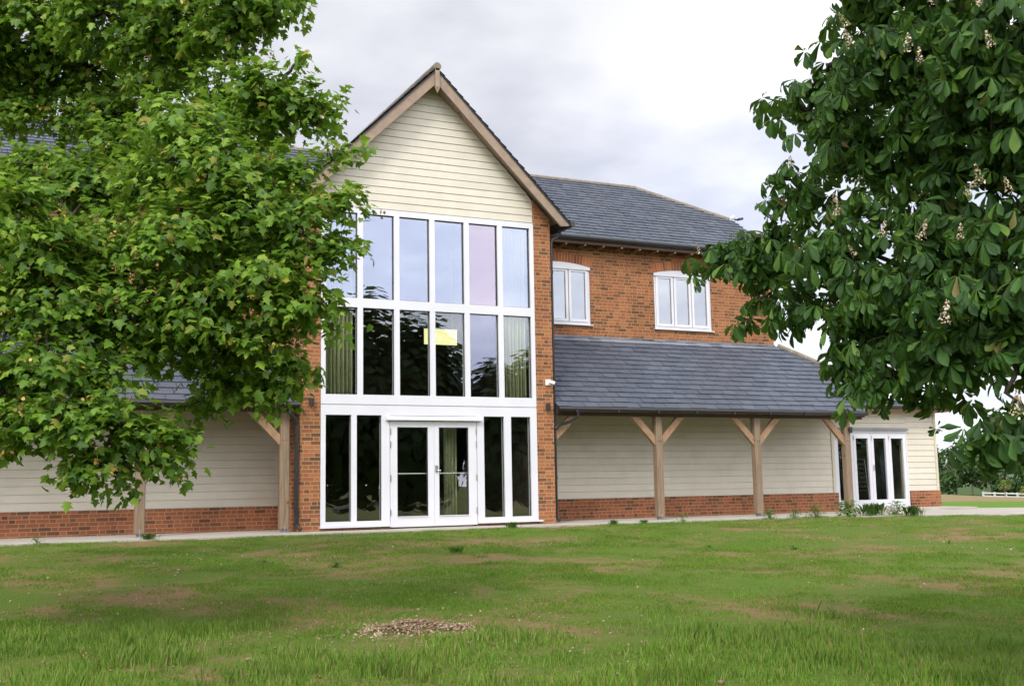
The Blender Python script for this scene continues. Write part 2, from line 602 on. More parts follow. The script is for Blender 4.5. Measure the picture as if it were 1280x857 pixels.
def ground_z(x, y):
    x = np.asarray(x, float); y = np.asarray(y, float)
    e = edge_y(x)
    s = np.maximum(e - y, 0)
    zl = -0.05 - 0.0376 * np.minimum(s, 40)
    amp = np.clip(s / 0.6, 0, 1)
    zl = zl + amp * ((fbm(x * 0.9, y * 0.9, 3) - 0.5) * 0.07 + (fbm(x * 4, y * 4, 9, 2) - 0.5) * 0.02)
    zb = np.full_like(x, -0.14)
    # field beyond the right end of the building
    dx = x - CAM_P[0]; dy = y - CAM_P[1]
    tt = dx * FD[0] + dy * FD[1]
    ll = dx * FL[0] + dy * FL[1]
    rel = np.clip(ll / np.maximum(tt, 1) * 1405 / 60 + 1.6, -1, 2.2)     # grows to the right
    crest = 0.06 - 0.17 * np.clip(rel, -0.5, 2.2)
    far = np.interp(tt, [0, 43, 62, 100, 160, 400], [0, 0, 1, 1, 1, 1])
    zf = -0.07 * (1 - far) + crest * far
    zf = zf - np.interp(tt, [62, 100, 160, 3000], [0, 0.95, 1.0, 2.0])
    fieldmask = (x > 17.5) & (y > -4.5)
    zb = np.where(fieldmask | (y > 20), zf, zb)
    return np.where(y < e, zl, zb)


def build_ground():
    xs = np.concatenate([[-2500, -900, -300, -120, -60, -35, -24, -18], np.arange(-14, 30, 0.22), [31, 33, 36, 40, 45, 50, 55, 60, 65, 70, 76, 82, 90, 100, 115, 135, 170, 230, 320, 500, 1000, 2500]])
    ys = np.concatenate([[-2500, -900, -300, -120, -70, -45, -32], np.arange(-26, 1.5, 0.22), [2, 3, 4, 6, 8, 10, 13, 16, 20, 24, 28, 32, 36, 40, 45, 50, 56, 63, 70, 80, 95, 120, 170, 250, 400, 900, 2500]])
    X, Y = np.meshgrid(xs, ys)
    Z = ground_z(X, Y)
    V = np.stack([X, Y, Z], -1).reshape(-1, 3)
    nx = len(xs); ny = len(ys)
    i = np.arange(ny - 1)[:, None] * nx + np.arange(nx - 1)[None, :]
    F = np.stack([i, i + 1, i + nx + 1, i + nx], -1).reshape(-1, 4)
    me = bpy.data.meshes.new('ground')
    me.from_pydata(V.tolist(), [], F.tolist())
    me.polygons.foreach_set('use_smooth', [True] * len(me.polygons))
    me.materials.append(MATS['turf'])
    o = bpy.data.objects.new('ground', me)
    COL.objects.link(o)
    tag(o, kind='structure')


build_ground()

# concrete path along the building, wider round the doors on the right
mb = MB()
pts = [(-30, 1.58), (-30, -1.0), (10.8, -1.0), (12.5, -2.1), (14.5, -3.5), (18, -4.6), (24, -5.0), (60, -5.0), (60, -2.5), (18.5, -0.1), (17.3, 1.58)]
mb.prism([(x, y, -0.13) for x, y in pts], (0, 0, 0.10))
tag(mb.build('path', 'concrete'), kind='structure')
# slightly raised slab in front of the folding doors
mb = MB()
mb.box(13.86, 17.25, 0.35, 1.575, -0.028, 0.02)
tag(mb.build('path_step', 'concrete'), kind='structure')

# ------------------------------------------------------------------ the hall
hall = empty('village_hall')
tag(hall, 'brick and cream weatherboarded hall with glazed gable front and slate roofs', 'building')

W = 4.55
PITCH = 0.99


def soffit(x):
    return 6.71 + PITCH * (W / 2 - abs(x - W / 2))


# ---- gable bay: brick piers, cladding, glazing
mb = MB()
for x0, x1 in ((-0.40, -0.005), (W + 0.005, 4.95)):
    za = soffit(x0); zb = soffit(x1)
    mb.prism([(x0, 0, -0.06), (x1, 0, -0.06), (x1, 0, zb), (x0, 0, za)], (0, 0.35, 0))
# side walls of the bay
for x0, x1 in ((-0.40, -0.10), (4.65, 4.95)):
    mb.box(x0, x1, 0.352, 4.4, -0.06, 6.30)
# low brick strip under the glazing
mb.box(0.0, 1.37, 0.02, 0.3, -0.06, 0.03)
mb.box(3.20, W, 0.02, 0.3, -0.06, 0.03)
mb.build_each('brick_pier', 'orange_brick', hall)


def boards(name, x0, x1, z0, z1, y, pitch=0.15, clip=None, holes=()):
    """feather-edged weatherboards: each board leans out at its lower edge"""
    mb = MB()
    z = z0
    rnd = random.Random(3)
    while z < z1 - 0.01:
        zt = min(z + pitch, z1)
        spans = [(x0, x1)]
        if clip:
            a0, a1 = clip(z); b0, b1 = clip(zt)
            if a1 - a0 < 0.04:
                break
            spans = [(a0, a1, b0, b1)]
        else:
            for hx0, hx1, hz0, hz1 in holes:
                if z < hz1 and zt > hz0:
                    new = []
                    for s in spans:
                        if s[0] < hx0:
                            new.append((s[0], hx0))
                        if s[1] > hx1:
                            new.append((hx1, s[1]))
                    spans = new
        for s in spans:
            if len(s) == 2:
                s = (s[0], s[1], s[0], s[1])
            # break long runs into lengths
            cuts = [0.0]
            if s[1] - s[0] > 3 and not clip:
                cuts.append(rnd.uniform(0.3, 0.7))
            cuts.append(1.0)
            for c0, c1 in zip(cuts[:-1], cuts[1:]):
                g = 0.001
                L = lambda a, b, c: a + (b - a) * c
                p0 = L(s[0], s[1], c0) + g; p1 = L(s[0], s[1], c1) - g
                q0 = L(s[2], s[3], c0) + g; q1 = L(s[2], s[3], c1) - g
                d = 0.018 + rnd.uniform(-0.002, 0.002)
                zl = z + 0.0056
                n = len(mb.v)
                mb.v += [(p0, y - d, zl), (p1, y - d, zl), (q1, y - 0.006, zt), (q0, y - 0.006, zt),
                         (p0, y + 0.020, zl), (p1, y + 0.020, zl), (q0, y + 0.020, zt), (q1, y + 0.020, zt)]
                mb.f += [(n, n + 1, n + 2, n + 3), (n + 4, n + 5, n + 1, n), (n + 3, n + 2, n + 7, n + 6)]
        z = zt
    mb.box(x0, x1, y + 0.006, y + 0.02, z0, z0 + 0.02)
    return mb.build(name, 'cream_boards', hall)


def gable_clip(z):
    h = (z - 6.71) / PITCH
    x0 = max(0.0, h)
    return (x0, W - x0)


boards('gable_cladding', 0.0, W, 6.215, 8.93, 0.03, 0.15, gable_clip)
mb = MB()
mb.prism([(0.01, 0.06, 6.2), (W - 0.01, 0.06, 6.2), (W - 0.01, 0.06, 6.7), (W / 2, 0.06, 8.94), (0.01, 0.06, 6.7)], (0, 0.2, 0))
mb.build('gable_wall', 'cream_trim', hall)

# glazed front frame
XM = [0.0, 0.775, 1.525, 2.275, 3.025, 3.775, W]
mb = MB()
Y0, Y1 = -0.01, 0.12
mb.box(0, 0.09, Y0, Y1, 2.345, 6.2)
mb.box(W - 0.09, W, Y0, Y1, 2.345, 6.2)
for x in XM[1:-1]:
    mb.box(x - 0.056, x + 0.056, Y0, Y1, 2.53, 4.22)
    mb.box(x - 0.056, x + 0.056, Y0, Y1, 4.40, 6.085)
for x0, x1 in zip(XM[:-1], XM[1:]):
    pass
mb.box(0.09, W - 0.09, Y0, Y1, 6.085, 6.2)
mb.box(0.09, W - 0.09, Y0, Y1, 4.22, 4.40)
mb.box(0.09, W - 0.09, Y0, Y1, 2.345, 2.53)
# groove, then ground-floor head
mb.box(0.0, W, 0.01, Y1, 2.325, 2.345)
mb.box(0.0, W, Y0, Y1, 2.14, 2.325)
# ground-floor mullions and bottom rails
for x0, x1 in ((0.0, 0.095), (0.595, 0.704), (1.20, 1.365), (3.205, 3.358), (3.807, 3.963), (4.404, W)):
    mb.box(x0, x1, Y0, Y1, 0.135, 2.14)
mb.box(0.0, 1.365, Y0, Y1, 0.055, 0.135)
mb.box(3.205, W, Y0, Y1, 0.055, 0.135)
gf = mb.build('glazed_front', 'white_paint', hall)
mb = MB()
mb.box(-0.02, 1.372, -0.07, 0.12, 0.022, 0.052)
mb.build('sill', 'white_paint', gf)
mb = MB()
mb.box(3.20, 4.63, -0.07, 0.12, 0.022, 0.052)
mb.build('sill', 'white_paint', gf)
tops = ['glass_blue', 'glass_blue', 'glass_blue', 'glass_blue', 'glass_pink', 'glass_blue']
for i in range(6):
    x0 = 0.09 if i == 0 else XM[i] + 0.056
    x1 = W - 0.09 if i == 5 else XM[i + 1] - 0.056
    for z0, z1, mt in ((2.53, 4.22, 'glass_violet' if i == 4 else 'glass_plain'), (4.40, 6.085, tops[i])):
        mb = MB()
        mb.box(x0, x1, 0.055, 0.062, z0, z1)
        o = mb.build('pane', mt, gf)
        # dark gasket round each pane
        mb = MB()
        g = 0.012
        mb.box(x0, x0 + g, 0.03, 0.052, z0, z1); mb.box(x1 - g, x1, 0.03, 0.052, z0, z1)
        mb.box(x0 + g, x1 - g, 0.03, 0.052, z1 - g, z1); mb.box(x0 + g, x1 - g, 0.03, 0.052, z0, z0 + g)
        mb.build('gasket', 'black_plastic', gf)
for x0, x1 in ((0.095, 0.595), (0.704, 1.20), (3.358, 3.807), (3.963, 4.404)):
    mb = MB()
    mb.box(x0, x1, 0.055, 0.062, 0.135, 2.14)
    mb.build('pane', 'glass_plain', gf)
    mb = MB()
    g = 0.012
    mb.box(x0, x0 + g, 0.03, 0.052, 0.135, 2.14); mb.box(x1 - g, x1, 0.03, 0.052, 0.135, 2.14)
    mb.box(x0 + g, x1 - g, 0.03, 0.052, 2.128, 2.14); mb.box(x0 + g, x1 - g, 0.03, 0.052, 0.135, 0.147)
    mb.build('gasket', 'black_plastic', gf)

# canopy strip over the double door
mb = MB()
mb.prism([(1.285, -0.012, 2.04), (1.285, -0.10, 2.045), (1.285, -0.10, 2.075), (1.285, -0.06, 2.12), (1.285, -0.012, 2.13)], (2.0, 0, 0))
mb.build('door_canopy', 'white_paint', hall)
# double door
for x0, x1, gx0, gx1, hx in ((1.375, 2.283, 1.52, 2.155, 1.382), (2.287, 3.195, 2.387, 3.018, 3.188)):
    mb = MB()
    ya, yb = -0.005, 0.06
    mb.box(x0, gx0, ya, yb, 0.0, 2.03)
    mb.box(gx1, x1, ya, yb, 0.0, 2.03)
    mb.box(gx0, gx1, ya, yb, 0.0, 0.20)
    mb.box(gx0, gx1, ya, yb, 1.915, 2.03)
    d = mb.build('door', 'white_paint', hall)
    mb = MB()
    mb.box(gx0, gx1, 0.025, 0.032, 0.20, 1.915)
    mb.build('pane', 'glass_plain', d)
    mb = MB()
    mb.box(gx0, gx0 + 0.012, 0.004, 0.022, 0.20, 1.915); mb.box(gx1 - 0.012, gx1, 0.004, 0.022, 0.20, 1.915)
    mb.box(gx0 + 0.012, gx1 - 0.012, 0.004, 0.022, 1.903, 1.915)
    mb.build('gasket', 'black_plastic', d)
    mb = MB()
    mb.tube([(gx0 - 0.01, 0.09, 1.015), (gx1 + 0.01, 0.09, 1.015)], 0.017)
    mb.build('push_bar', 'steel', d)
    mb = MB()
    mb.box(gx0, gx1, -0.02, 0.0, 0.185, 0.20)
    mb.build('weather_bar', 'white_paint', d)
    for z in (0.28, 0.93, 1.58, 1.83):
        mb = MB()
        mb.tube([(hx, -0.014, z - 0.06), (hx, -0.014, z + 0.06)], 0.012, 6)
        mb.build('hinge', 'steel', d)
mb = MB()
mb.box(2.305, 2.355, -0.02, -0.007, 1.04, 1.17)
mb.tube([(2.33, -0.03, 1.075), (2.33, -0.06, 1.075), (2.40, -0.06, 1.07)], 0.011, 6)
mb.box(2.315, 2.345, -0.032, -0.02, 1.11, 1.15)
mb.build('door_handle', 'steel', d)

# ---- roof of the gable bay
APEX = 9.13; YB = -0.34
mb = MB()
XT = 5.24
cx = W / 2
for s in (-1, 1):
    xt = cx + s * (XT - cx)
    zt = APEX - PITCH * (XT - cx)
    top = [(cx, YB, APEX), (xt, YB, zt), (xt - s * 0.11, YB, zt - 0.0)]
    pts = [(cx, YB, APEX - 0.02), (xt, YB, zt - 0.0), (xt, YB, zt - 0.06), (xt - s * 0.20, YB, zt - 0.08), (cx, YB, APEX - 0.305)]
    if s < 0:
        pts = pts[::-1]
    b_ = MB()
    b_.prism(pts, (0, 0.045, 0))
    o = b_.build('barge_board', 'barge_timber', hall)
    # soffit boards between barge and wall and on under the eaves
    b_ = MB()
    a = (cx, APEX - 0.20); c = (xt, zt - 0.03)
    b_.prism([(a[0], YB + 0.047, a[1]), (c[0], YB + 0.047, c[1] + 0.02), (c[0], YB + 0.047, c[1] - 0.0), (a[0], YB + 0.047, a[1] - 0.03)], (0, 5.6, 0))
    b_.build('soffit', 'barge_timber', hall)
# finial at the apex
mb = MB()
mb.box(cx - 0.045, cx + 0.045, YB - 0.05, YB - 0.002, APEX - 0.42, APEX - 0.01)
n = len(mb.v)
mb.v += [(cx - 0.045, YB - 0.05, APEX - 0.425), (cx + 0.045, YB - 0.05, APEX - 0.425), (cx + 0.045, YB - 0.002, APEX - 0.425), (cx - 0.045, YB - 0.002, APEX - 0.425), (cx, YB - 0.026, APEX - 0.53)]
mb.f += [(n, n + 1, n + 4), (n + 1, n + 2, n + 4), (n + 2, n + 3, n + 4), (n + 3, n, n + 4)]
mb.box(cx - 0.05, cx + 0.05, YB - 0.055, YB - 0.001, APEX - 0.40, APEX - 0.375)
mb.build('finial', 'barge_timber', hall)


def slates(name, O, U, V, span, vmax, parent, w=0.31, rh=0.19, seed=1, mat='slate'):
    """rows of overlapping slates on a plane; span(v) gives the covered length of each row"""
    O = Vector(O); U = Vector(U).normalized(); V = Vector(V).normalized()
    N = U.cross(V).normalized()
    if N.z < 0:
        N = -N
    rnd = random.Random(seed)
    mb = MB()
    rows = int(math.ceil(vmax / rh))
    P = lambda u, v, h: tuple(O + U * u + V * v + N * h)
    for r in range(rows):
        v0 = r * rh; v1 = min((r + 1) * rh, vmax)
        a0, a1 = span(v0); b0, b1 = span(v1)
        u = a0 - w * (0.5 if r % 2 else 0.0) - 0.02
        while u < a1:
            ww = w + rnd.uniform(-0.015, 0.015)
            ul = max(u, a0); ur = min(u + ww - 0.009, a1)
            if ur - ul > 0.01:
                tl = max(u, b0); tr = min(u + ww - 0.009, b1)
                if tr < tl:
                    tl = tr = min(max(u, b0), b1)
                h = 0.020 + rnd.uniform(0, 0.012)
                dv = rnd.uniform(-0.007, 0.007) if r else 0
                h2 = h + rnd.uniform(-0.003, 0.003)
                n = len(mb.v)
                mb.v += [P(ul, v0 + dv, h), P(ur, v0 + dv, h2), P(tr, v1 + 0.01, 0.004), P(tl, v1 + 0.01, 0.004), P(ul, v0 + dv, -0.004), P(ur, v0 + dv, -0.004)]
                mb.f += [(n, n + 1, n + 2, n + 3), (n + 4, n + 5, n + 1, n)]
            u += ww
    o = mb.build(name, mat, parent)
    # boarding below
    mb = MB()
    k = 6
    pts = []
    for i in range(k + 1):
        v = vmax * i / k; pts.append((span(v)[0], v))
    for i in range(k, -1, -1):
        v = vmax * i / k; pts.append((span(v)[1], v))
    mb.prism([P(u, v, -0.012) for u, v in pts], tuple(-N * 0.02))
    mb.build('roof_boarding', 'slate_under', o)
    return o


def ridge_tiles(name, a, b, parent, r=0.085, L=0.45):
    a = Vector(a); b = Vector(b)
    n = max(1, int(round((b - a).length / L)))
    mb = MB()
    for i in range(n):
        p = a.lerp(b, i / n); q = a.lerp(b, (i + 1) / n)
        k = 1.0 + 0.03 * (i % 2)
        mb.tube([p, p.lerp(q, 0.985)], [r * k, r * k * 0.97], 10)
    return mb.build(name, 'clay_ridge', parent)


# gable roof slopes (mostly seen edge-on)
for s in (-1, 1):
    xt = cx + s * (XT + 0.03 - cx)
    L = math.hypot(XT - cx, PITCH * (XT - cx))
    zt = APEX + 0.02 - PITCH * (XT + 0.03 - cx)
    slates('gable_roof', (xt, YB - 0.025, zt - 0.012), (0, 1, 0), (-s, 0, PITCH), lambda v: (0.0, 6.0), L, hall, seed=20 + s)
ridge_tiles('ridge_tiles', (cx, YB - 0.05, APEX + 0.03), (cx, 5.9, APEX + 0.03), hall, 0.085)
# gutters of the gable bay
for s in (-1, 1):
    x = cx + s * (XT + 0.07 - cx)
    mb = MB()
    mb.tube([(x, YB - 0.03, 6.17), (x, 2.0, 6.17)], 0.058)
    mb.build('gutter', 'black_plastic', hall)

# ---- main two-storey range
D1 = 2.2
XR = 12.5; XL = -8.0
wins = [(5.48, 7.15), (8.93, 10.605)]
Z0w, Z1w, RISE = 4.47, 5.845, 0.095


def arch(x, x0, x1, z=Z1w, rise=RISE):
    k = (x - (x0 + x1) / 2) / ((x1 - x0) / 2)
    return z + rise * (1 - k * k)


mb = MB()
zb, zt = 3.9, 6.62
xs = [-0.05 + 5.0] + [q for w in wins for q in w] + [XR]
T = 0.25


def slab(mb, pts, y=D1, th=T):
    mb.prism([(x, y, z) for x, z in pts], (0, th, 0))


slab(mb, [(4.952, zb), (wins[0][0], zb), (wins[0][0], zt), (4.952, zt)])
slab(mb, [(wins[0][1], zb), (wins[1][0], zb), (wins[1][0], zt), (wins[0][1], zt)])
slab(mb, [(wins[1][1], zb), (XR, zb), (XR, zt), (wins[1][1], zt)])
for x0, x1 in wins:
    slab(mb, [(x0, zb), (x1, zb), (x1, Z0w - 0.03), (x0, Z0w - 0.03)])
    a = [(x0 + (x1 - x0) * i / 10, arch(x0 + (x1 - x0) * i / 10, x0, x1)) for i in range(11)]
    slab(mb, a + [(x1, zt), (x0, zt)])
mb.build('brick_wall', 'orange_brick', hall)
# left part behind the tree
mb = MB()
slab(mb, [(XL, zb), (-0.402, zb), (-0.402, zt), (XL, zt)])
mb.build('brick_wall', 'orange_brick', hall)
# end wall with a half-hip
s1 = (8.89 - 6.48) / 3.55
mb = MB()
ye = 8.6
mb.prism([(XR - 0.25, D1 + 0.252, 2.3), (XR - 0.25, ye, 2.3), (XR - 0.25, ye, 6.4), (XR - 0.25, 7.0, 7.7), (XR - 0.25, 3.8, 7.7), (XR - 0.25, D1 + 0.252, 6.62)], (0.25, 0, 0))
mb.build('end_wall', 'orange_brick', hall)
mb = MB()
mb.box(XL, XR - 0.3, ye - 0.3, ye, 0, 6.4)
mb.box(XL, XL + 0.3, D1 + 0.3, ye - 0.3, 0, 6.4)
mb.build_each('rear_wall', 'orange_brick', hall)

# soldier arches
for x0, x1 in wins:
    mb = MB()
    nb_ = 22
    xa, xb = x0 - 0.03, x1 + 0.03
    for i in range(nb_):
        u0 = xa + (xb - xa) * i / nb_ + 0.006; u1 = xa + (xb - xa) * (i + 1) / nb_ - 0.006
        k = lambda x: (x - (x0 + x1) / 2) * 0.06
        za0 = arch(u0, x0, x1) + 0.004; za1 = arch(u1, x0, x1) + 0.004
        pts = [(u0, D1 - 0.006, za0), (u1, D1 - 0.006, za1), (u1 + k(u1), D1 - 0.006, za1 + 0.215), (u0 + k(u0), D1 - 0.006, za0 + 0.215)]
        mb.prism(pts, (0, 0.02, 0))
    ab = mb.build('brick_arch', 'soldier_brick', hall)
    mb = MB()
    a = [xa + (xb - xa) * i / 12 for i in range(13)]
    mb.prism([(x, D1 - 0.003, arch(x, x0, x1) + 0.006) for x in a] + [(x + (x - (x0 + x1) / 2) * 0.06, D1 - 0.003, arch(x, x0, x1) + 0.215) for x in a[::-1]], (0, 0.002, 0))
    mb.build('mortar', 'mortar', ab)

# windows
for x0, x1 in wins:
    mb = MB()
    ya, yb = D1 + 0.03, D1 + 0.10
    f = 0.06
    zs0, zs1 = Z0w + 0.0, Z1w - 0.06
    mb.box(x0, x0 + f, ya, yb, zs0, Z1w)
    mb.box(x1 - f, x1, ya, yb, zs0, Z1w)
    mb.box(x0 + f, x1 - f, ya, yb, zs0, zs0 + f)
    a = [(x0 + f + (x1 - x0 - 2 * f) * i / 10, 0) for i in range(11)]
    mb.prism([(x, ya, arch(x, x0, x1) - 0.004) for x, _ in a] + [(x1 - f, ya, zs1), (x0 + f, ya, zs1)], (0, yb - ya, 0))
    win = mb.build('window', 'white_paint', hall)
    # projecting head following the arch
    hb = MB()
    a = [x0 - 0.0 + (x1 - x0) * i / 12 for i in range(13)]
    hb.prism([(x, D1 - 0.012, arch(x, x0, x1) - 0.008) for x in a] + [(x1, D1 - 0.012, Z1w - 0.075), (x0, D1 - 0.012, Z1w - 0.075)], (0, 0.041, 0))
    hb.build('window_head', 'white_paint', win)
    sb = MB()
    sb.prism([(x0 - 0.035, D1 - 0.06, Z0w - 0.028), (x0 - 0.035, D1 + 0.1, Z0w - 0.028), (x0 - 0.035, D1 + 0.1, Z0w - 0.002), (x0 - 0.035, D1 - 0.06, Z0w - 0.008)], (x1 - x0 + 0.07, 0, 0))
    sb.build('sill', 'white_paint', win)
    wi = (x1 - x0 - 2 * f) / 3
    for i in range(3):
        a0 = x0 + f + wi * i; a1 = a0 + wi
        cb = MB()
        g = 0.062
        yc0, yc1 = D1 + 0.012, D1 + 0.07
        l0 = a0 + (0.012 if i else 0.003); l1 = a1 - (0.012 if i < 2 else 0.003)
        zc0, zc1 = zs0 + f + 0.003, zs1 - 0.003
        cb.box(l0, l0 + g, yc0, yc1, zc0, zc1); cb.box(l1 - g, l1, yc0, yc1, zc0, zc1)
        cb.box(l0 + g, l1 - g, yc0, yc1, zc0, zc0 + g); cb.box(l0 + g, l1 - g, yc0, yc1, zc1 - g, zc1)
        cs = cb.build('casement', 'white_paint', win)
        pb = MB()
        pb.box(l0 + g, l1 - g, D1 + 0.042, D1 + 0.048, zc0 + g, zc1 - g)
        pb.build('pane', 'glass_clear', win)

# main roof
VS = math.hypot(3.55, 2.41)
xv = XR + 0.06


def main_span(v):
    y = 1.85 + v / VS * 3.55
    if y < 3.75:
        x1 = xv
    else:
        x1 = xv + (10.5 - xv) * (y - 3.75) / (5.4 - 3.75)
    return (XL - 0.2, x1)


main_roof = slates('main_roof', (0, 1.85, 6.49), (1, 0, 0), (0, 3.55, 2.41), main_span, VS, hall, 0.31, 0.20, 4)
mb = MB()
mb.quad((XL - 0.2, 5.4, 8.87), (10.5, 5.4, 8.87), (xv, 7.05, 7.77), (xv, 8.95, 6.46), (XL - 0.2, 8.95, 6.46))
mb.quad((10.5, 5.4, 8.87), (xv, 3.75, 7.75), (xv, 7.05, 7.75))
mb.build('rear_roof', 'slate_under', hall)
ridge_tiles('ridge_tiles', (XL - 0.2, 5.4, 8.89), (10.5, 5.4, 8.89), hall, 0.075)
ridge_tiles('ridge_tiles', (10.5, 5.4, 8.88), (12.45, 3.80, 7.80), hall, 0.075)
mb = MB()
mb.tube([(4.98, 1.80, 6.45), (12.55, 1.80, 6.45)], 0.06)
mb.build('gutter', 'black_plastic', hall)
mb = MB()
mb.box(4.96, 12.55, 1.87, 2.19, 6.36, 6.39)
mb.box(4.96, 12.55, 1.84, 1.865, 6.315, 6.47)
mb.build('eaves_board', 'dark_timber', hall)
for i in range(15):
    x = 5.35 + i * 0.5
    mb = MB()
    mb.box(x - 0.022, x + 0.022, 1.85, 2.195, 6.285, 6.355)
    mb.build('rafter_foot', 'oak_brace', hall)

# ---- single-storey fronts left and right
YW = 1.6
for x0, x1, holes in ((4.955, 13.74, ()), (-9.0, -0.405, ())):
    boards('cladding', x0, x1, 0.432, 2.46, YW, 0.15)
boards('cladding', 16.20, 17.17, 0.432, 2.60, YW, 0.15)
boards('cladding', 13.74, 16.20, 2.04, 2.60, YW, 0.15)
mb = MB()
mb.box(4.955, 13.74, YW + 0.022, YW + 0.25, 0.0, 2.9)
mb.box(-9.0, -0.405, YW + 0.022, YW + 0.25, 0.0, 2.9)
mb.box(16.20, 17.17, YW + 0.022, YW + 0.25, 0.0, 2.62)
mb.box(13.742, 16.198, YW + 0.022, YW + 0.25, 2.04, 2.62)
mb.box(17.0, 17.2, YW + 0.252, 6.6, 0.0, 2.62)
mb.build_each('backing_wall', 'cream_trim', hall)
mb = MB()
mb.box(13.66, 13.745, YW - 0.035, YW + 0.01, 0.432, 2.46)
mb.box(17.17, 17.245, YW - 0.035, YW + 0.24, 0.432, 2.60)
mb.build_each('corner_board', 'cream_trim', hall)
mb = MB()
mb.box(4.953, 13.80, YW - 0.05, YW + 0.02, -0.06, 0.43)
mb.box(-9.0, -0.404, YW - 0.05, YW + 0.02, -0.06, 0.43)
mb.box(16.22, 17.26, YW - 0.05, YW + 0.02, -0.06, 0.43)
mb.build_each('brick_plinth', 'red_brick', hall)
mb = MB()
mb.box(4.953, 13.80, YW - 0.055, YW - 0.012, 0.4302, 0.436)
mb.box(-9.0, -0.404, YW - 0.055, YW - 0.012, 0.4302, 0.436)
mb.build_each('plinth_cap', 'concrete', hall)

# folding doors
DX0, DX1 = 13.745, 16.19
mb = MB()
mb.box(DX0, DX0 + 0.035, YW - 0.03, YW + 0.1, 0.0, 2.0)
mb.box(DX1 - 0.035, DX1, YW - 0.03, YW + 0.1, 0.0, 2.0)
mb.box(DX0 + 0.035, DX1 - 0.035, YW - 0.03, YW + 0.1, 1.94, 2.0)
fd = mb.build('folding_door_frame', 'white_paint', hall)
mb = MB()
mb.prism([(DX0 - 0.01, YW - 0.02, 2.002), (DX0 - 0.01, YW - 0.10, 2.002), (DX0 - 0.01, YW - 0.10, 2.03), (DX0 - 0.01, YW - 0.02, 2.07)], (DX1 - DX0 + 0.03, 0, 0))
mb.build('door_head', 'lead_flashing', fd)
lw = (DX1 - DX0 - 0.07) / 4
for i in range(4):
    a0 = DX0 + 0.035 + lw * i + 0.003; a1 = a0 + lw - 0.006
    mb = MB()
    ya, yb = YW - 0.02, YW + 0.04
    g = 0.092
    mb.box(a0, a0 + g, ya, yb, 0.025, 1.935); mb.box(a1 - g, a1, ya, yb, 0.025, 1.935)
    mb.box(a0 + g, a1 - g, ya, yb, 0.025, 0.235); mb.box(a0 + g, a1 - g, ya, yb, 1.80, 1.935)
    d = mb.build('folding_door', 'white_paint', hall)
    mb = MB()
    mb.box(a0 + g, a1 - g, YW + 0.01, YW + 0.016, 0.235, 1.80)
    mb.build('pane', 'glass_plain', d)
    mb = MB()
    mb.tube([(a0 + 0.02, YW - 0.03, 1.75), (a0 + 0.02, YW - 0.03, 1.86)], 0.01, 6)
    mb.build('hinge', 'steel', d)
    if i == 2:
        mb = MB()
        mb.box(a0 + 0.04, a0 + 0.07, YW - 0.045, YW - 0.022, 0.98, 1.12)
        mb.build('handle', 'steel', d)

# porch roofs
GZ = 2.3526
sp = (4.1638 - GZ) / 2.3
VP = math.hypot(2.3, 4.1638 - GZ)


def porch_r(v):
    y = -0.1 + v / VP * 2.3
    if y < 1.15:
        return (5.0, 13.30 + (y + 0.1) * 0.48)
    return (5.0, 13.90 + (12.53 - 13.90) * (y - 1.15) / (2.2 - 1.15))


slates('porch_roof', (0, -0.1, GZ), (1, 0, 0), (0, 2.3, 4.1638 - GZ), porch_r, VP, hall, 0.34, 0.195, 8)
slates('porch_roof', (0, -0.1, GZ), (1, 0, 0), (0, 2.3, 4.1638 - GZ), lambda v: (-9.3, -0.42), VP, hall, 0.34, 0.195, 9)
ridge_tiles('ridge_tiles', (12.58, 2.17, 4.17), (13.95, 1.12, 3.33), hall, 0.07, 0.4)
mb = MB()
mb.quad((12.53, 2.2, 4.15), (13.9, 1.15, 3.33), (13.9, 7, 3.33), (12.53, 7, 4.15))
mb.quad((13.9, 1.15, 3.33), (13.3, -0.1, GZ), (13.32, -0.1, GZ - 0.1), (13.92, 1.15, 2.4), (13.92, 7, 2.4), (13.9, 7, 3.33))
mb.build('hip_end', 'slate_under', hall)
# lead flashing where the porch roof meets the brickwork
mb = MB()
mb.prism([(4.96, D1 - 0.01, 4.16), (4.96, D1 - 0.16, 4.075), (4.96, D1 - 0.165, 4.06), (4.96, D1 - 0.01, 4.05)], (XR + 0.03 - 4.96, 0, 0))
mb.box(4.96, XR + 0.01, D1 - 0.012, D1 - 0.004, 4.12, 4.20)
mb.build('flashing', 'lead_flashing', hall)
for x0, x1 in ((5.0, 13.3), (-9.3, -0.43)):
    mb = MB()
    mb.tube([(x0, -0.13, GZ - 0.045), (x1, -0.13, GZ - 0.045)], 0.058)
    k = x0 + 0.4
    while k < x1:
        mb.box(k - 0.02, k + 0.02, -0.195, -0.07, GZ - 0.11, GZ - 0.03)
        k += 1.0
    mb.build('gutter', 'black_plastic', hall)
    mb = MB()
    mb.box(x0, x1, -0.055, -0.03, GZ - 0.13, GZ - 0.0)
    mb.box(x0, x1, 0.04, 0.20, 2.18, 2.325)
    mb.build('eaves_beam', 'dark_timber', hall)
    # rafters under the porch roof
    mb = MB()
    k = x0 + 0.2
    while k < x1:
        mb.bar((k, 0.0, GZ - 0.03), (k, 1.58, GZ - 0.03 + sp * 1.58), 0.05, 0.10)
        k += 0.45
    mb.build('rafters', 'dark_timber', hall)


